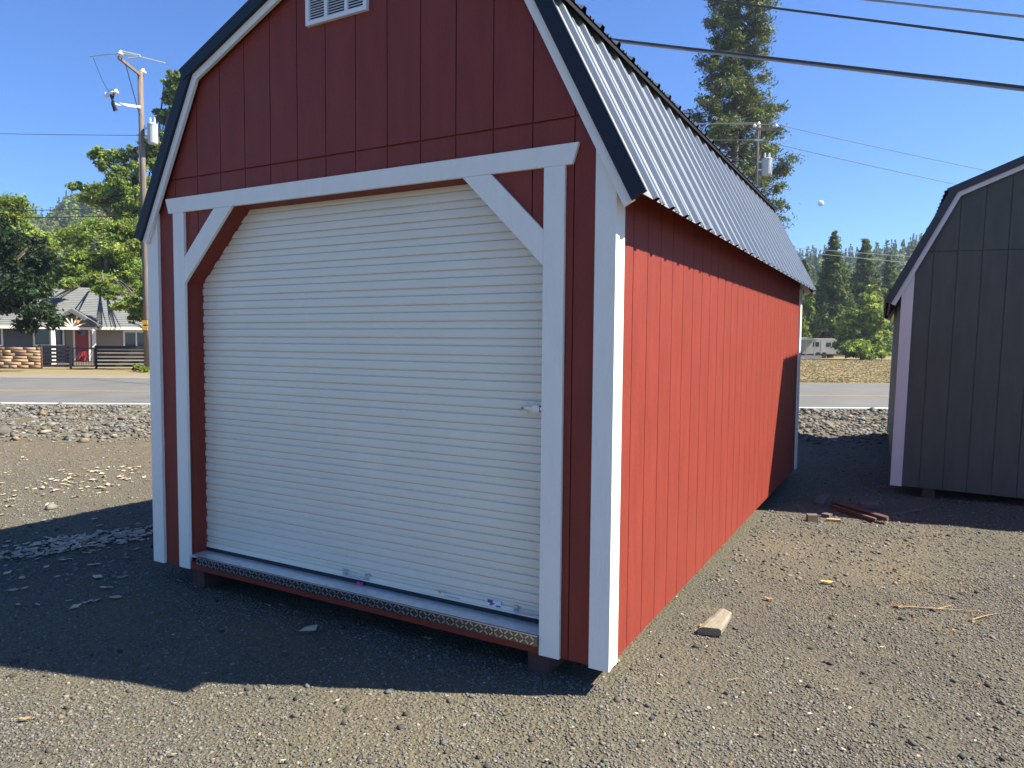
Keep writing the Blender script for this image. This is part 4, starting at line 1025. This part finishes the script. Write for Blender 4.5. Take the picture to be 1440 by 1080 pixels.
def line(label, a, b, r0, r1, m='wire', sag=.0, name='power_line', group=None, twist=0, cat='cable'):
    a = np.array(a); b = np.array(b); n = 28; P = [a+(b-a)*i/n-np.array([0, 0, 4*sag*(i/n)*(1-i/n)]) for i in range(n+1)]
    mb = MB(); mb.tube(P, [r0+(r1-r0)*i/n for i in range(n+1)], 7)
    if twist == -1:
        mb.v = []; mb.f = []; mb.mi = []; mb.tube([p+np.array([0, 0, .022]) for p in P], r0*.72, 7); mb.cur = 1; mb.tube([p-np.array([0, 0, .026]) for p in P], r0*.62, 7)
        shift(mb, a); o = mb.build(name, [M[m], M['wire']]); o.location = a; tag(o, label, cat, group); return o
    if twist:
        n2 = 700; u = (b-a)/np.linalg.norm(b-a); s1 = np.cross(u, (0, 0, 1)); s1 /= np.linalg.norm(s1); s2 = np.cross(u, s1)
        for ph in range(2):
            Q = []
            for i in range(n2+1):
                f = i/n2; c = a+(b-a)*f-np.array([0, 0, 4*sag*f*(1-f)]); th = 2*math.pi*f*twist+ph*math.pi; rr = r0+(r1-r0)*f
                Q.append(c+(s1*math.cos(th)+s2*math.sin(th))*rr*1.0)
            mb.tube(Q, [r0*.42]*len(Q), 5)
    shift(mb, a); o = mb.build(name, M[m]); o.location = a; tag(o, label, cat, group); return o
GW = 'overhead lines crossing the upper right sky'
def lin(px0, y0, px1, y1, px): return y0+(y1-y0)*(px-px0)/(px1-px0)
line('thick dark double cable, lowest and heaviest line above the silver roof', D(560, lin(865, 60, 1440, 126, 560)-4, 25), D(1900, lin(865, 60, 1440, 126, 1900), 9.5), .038, .038, 'cable', 0, group=GW, twist=-1)
line('middle overhead line crossing in front of the tall pine top', D(700, lin(1000, 0, 1440, 56, 700), 24), D(1900, lin(1000, 0, 1440, 56, 1900), 9.5), .028, .024, 'cable', 0, group=GW)
line('uppermost overhead line clipping the top right corner', D(900, lin(1225, 0, 1440, 23, 900), 20), D(1900, lin(1225, 0, 1440, 23, 1900), 9.5), .024, .024, 'wire', 0, group=GW)
GT = 'thin lines strung from the distant right pole'
tR = lambda x, y, z: PR+np.array([CR[0]*x, CR[1]*x, 0])/np.linalg.norm(CR[:2])+np.array([0, 0, z])+np.array([-math.sin(YAW), math.cos(YAW), 0])*y
line('thin pale wire reaching left from the crossarm of the distant pole', tR(1.2, -.15, 17.15), D(700, 160, 60), .03, .03, 'wire', .2, group=GT)
line('thin pale wire just below, reaching left from the top of the distant pole', tR(0, 0, 17.3), D(700, 168, 60), .03, .03, 'wire', .2, group=GT)
line('lower thin wire reaching left from halfway down the distant pole', tR(0, 0, 16.1), D(700, 186, 60), .03, .03, 'wire', .2, group=GT)
line('thin pale wire running down right from the crossarm of the distant pole', tR(1.2, -.15, 17.15), D(1700, 300, 46), .022, .02, 'wire', .2, group=GT)
line('lower thin wire running down right from the distant pole', tR(0, 0, 16.1), D(1700, 330, 46), .022, .02, 'wire', .2, group=GT)
GL = 'thin lines strung across the left'
line('single thin wire across the blue sky left of the near utility pole', D(-300, 178, 40), PL+np.array([0, 0, 11.3]), .012, .012, 'fblack', .1, group=GL)
line('upper of two thin dark wires crossing before the left hillside trees', D(-300, 297, 34), PL+np.array([0, 0, 7.88]), .016, .016, 'fblack', .1, group=GL)
line('lower of two thin dark wires crossing before the left hillside trees', D(-300, 305, 34), PL+np.array([0, 0, 7.5]), .02, .02, 'fblack', .1, group=GL)
GH = 'pale wires in front of the right hill'
line('upper pale wire between the sheds in front of the distant hill', D(1080, 346, 70), D(1500, 377, 60), .028, .028, 'tank', 0, group=GH)
line('lower pale wire between the sheds in front of the distant hill', D(1080, 350, 70), D(1500, 392, 60), .03, .03, 'tank', 0, group=GH)

# ------------------------------------------------------------------ trailer beyond the field
c = DZ(1158, 80, 0); tr = empty('camper_trailer', c, (0, 0, math.atan2(CR[1], CR[0])+.1)); tag(tr, 'white camper trailer with a rounded end under the conifers beyond the field', 'trailer')
mb = MB(); prof = [(-2.4, .45), (1.4, .45), (1.75, .8), (1.8, 1.5), (1.55, 2.05), (1.2, 2.2), (-2.4, 2.2)]
mb.prism(prof, 0, 2.0); bd_ = mb.build('body', mat('cream_trailer_skin', (.40, .38, .34), rough=.4, var=.06), tr, bevel=.04)
mb = MB(); mb.box((-1.2, -.012, 1.3), (-.5, -.002, 1.8)); tg = mat('trailer_glass', (.04, .045, .05), rough=.1); mb.build('window', tg, tr)
mb = MB(); mb.box((.35, -.012, 1.3), (.9, -.002, 1.75)); mb.build('window', tg, tr)
mb = MB(); mb.box((-.3, -.015, .5), (.2, -.002, 1.9)); mb.build('door', M['tank'], tr)
for x in (-.6, .1):
    mb = MB(); mb.tube([(x, -.02, .34), (x, .2, .34)], .34, 18); wh = mb.build('wheel', M['rubber'], tr)
mb = MB(); mb.box((-2.5, .3, .3), (2.6, .4, .44)); mb.build('chassis', M['fblack'], tr)
c = DZ(1134, 79, 0); cr = empty('storage_shed', c, (0, 0, math.atan2(CR[1], CR[0]))); tag(cr, 'small pale open shelter left of the camper trailer, under the dark tree', 'shelter')
mb = MB()
for x in (-1.0, -.05, .9): mb.box((x, 0, 0), (x+.1, .1, 2.0))
mb.build('post', M['tank'], cr); 
mb = MB(); mb.prism([(-1.2, 2.0), (1.2, 2.0), (1.2, 2.1), (0, 2.3), (-1.2, 2.1)], -.2, 2.2); mb.build('roof', M['tank'], cr)
mb = MB(); mb.box((-1.0, 2.0, 0), (1.0, 2.08, 2.0)); mb.box((-1.1, -.6, 0), (1.5, -.2, .3)); mb.build('back_panel', M['tank'], cr)

# dry grass tufts on the field beyond the road
def grass():
    n = 60000; s = rng.uniform(2, 62, n); t = 24.2+46*rng.random(n)**1.4
    X = RS[0]*s+RT[0]*t; Y = RS[1]*s+RT[1]*t; h = rng.uniform(.01, .035, n); a = rng.uniform(0, 2*np.pi, n); w = .08
    lean = rng.normal(0, .05, (n, 2)); B0 = np.stack([X+np.cos(a)*w, Y+np.sin(a)*w, np.full(n, -.02)], 1); B1 = np.stack([X-np.cos(a)*w, Y-np.sin(a)*w, np.full(n, -.02)], 1); T0 = np.stack([X+lean[:, 0], Y+lean[:, 1], h], 1)
    V = np.stack([B0, B1, T0], 1).reshape(-1, 3); v = rng.lognormal(0, .12, n); g = rng.random(n) < .2
    T = np.stack([v*np.where(g, .7, 1), v*np.where(g, .95, 1), v*.9], 1)
    o = fast('dry_grass', V, np.arange(3*n).reshape(-1, 3), mat('dry_grass_blades', (.20, .155, .080), rough=.8, tint=True, translucent=.4), None, T); tag(o, 'dry golden grass on the field beyond the road', 'grass', kind='stuff')
grass()

# ------------------------------------------------------------------ the daytime moon
pm = D(1154, 286, 1400); me = MB(); import bmesh
bm = bmesh.new(); bmesh.ops.create_uvsphere(bm, u_segments=24, v_segments=16, radius=5.6); mm = bpy.data.meshes.new('moon'); bm.to_mesh(mm); bm.free(); mm.shade_smooth()
mm.materials.append(mat('moon_rock', (.80, .82, .85), rough=.95, var=.08, vscale=.2)); mo = bpy.data.objects.new('moon', mm); COL.objects.link(mo); mo.location = pm
tag(mo, 'small white daytime moon in the blue sky between the sheds', 'moon')

# ------------------------------------------------------------------ air
def haze():
    m = bpy.data.materials.new('thin_air'); m.use_nodes = True; nt = m.node_tree; nt.nodes.clear()
    out = nt.nodes.new('ShaderNodeOutputMaterial'); v = nt.nodes.new('ShaderNodeVolumePrincipled')
    v.inputs['Color'].default_value = (.62, .79, 1.0, 1); v.inputs['Density'].default_value = HAZE; v.inputs['Anisotropy'].default_value = .2
    nt.links.new(v.outputs[0], out.inputs['Volume'])
    mb = MB(); mb.box((-1000, -120, -3.2), (1000, 1180, 104)); o = mb.build('haze', m); tag(o, 'thin bluish summer haze over the hills', 'haze', kind='stuff')
HAZE = .00034
haze()

# ------------------------------------------------------------------ light
AZ = math.radians(25.0); EL = math.radians(48.0)     # azimuth from +X towards +Y
sd = Vector((math.cos(EL)*math.cos(AZ), math.cos(EL)*math.sin(AZ), math.sin(EL)))
sl = bpy.data.lights.new('sun', 'SUN'); sl.energy = 5.0; sl.angle = math.radians(.5); sl.color = (1, .94, .82)
so = bpy.data.objects.new('sun', sl); COL.objects.link(so); so.rotation_euler = sd.to_track_quat('Z', 'Y').to_euler(); so.location = sd*30
w = bpy.data.worlds.new('World'); SC.world = w; w.use_nodes = True; nt = w.node_tree; nt.nodes.clear()
sky = nt.nodes.new('ShaderNodeTexSky'); sky.sky_type = 'NISHITA'; sky.sun_disc = False; sky.sun_elevation = EL
sky.sun_rotation = math.pi/2-AZ; sky.air_density = 1.0; sky.dust_density = .1; sky.ozone_density = 2.0; sky.altitude = 300
bg = nt.nodes.new('ShaderNodeBackground'); bg.inputs[1].default_value = .055; wo = nt.nodes.new('ShaderNodeOutputWorld')
tn = nt.nodes.new('ShaderNodeMix'); tn.data_type = 'RGBA'; tn.blend_type = 'MULTIPLY'; tn.inputs[0].default_value = 1
nt.links.new(sky.outputs[0], tn.inputs[6]); tn.inputs[7].default_value = (.49, .80, 1.30, 1); nt.links.new(tn.outputs[2], bg.inputs[0]); nt.links.new(bg.outputs[0], wo.inputs[0])

# ------------------------------------------------------------------ camera
cam = bpy.data.cameras.new('camera'); cam.sensor_width = 36; cam.sensor_fit = 'HORIZONTAL'; cam.lens = FPX/1440*36; cam.clip_end = 6000; cam.clip_start = .05
co = bpy.data.objects.new('camera', cam); COL.objects.link(co)
mt = Matrix(((CR[0], CU[0], -_F[0], CAM[0]), (CR[1], CU[1], -_F[1], CAM[1]), (CR[2], CU[2], -_F[2], CAM[2]), (0, 0, 0, 1)))
co.matrix_world = mt; SC.camera = co
SC.view_settings.view_transform = 'Standard'; SC.view_settings.look = 'None'; SC.view_settings.gamma = 1; SC.view_settings.exposure = 1.5
SC.render.resolution_x = 1024; SC.render.resolution_y = 768
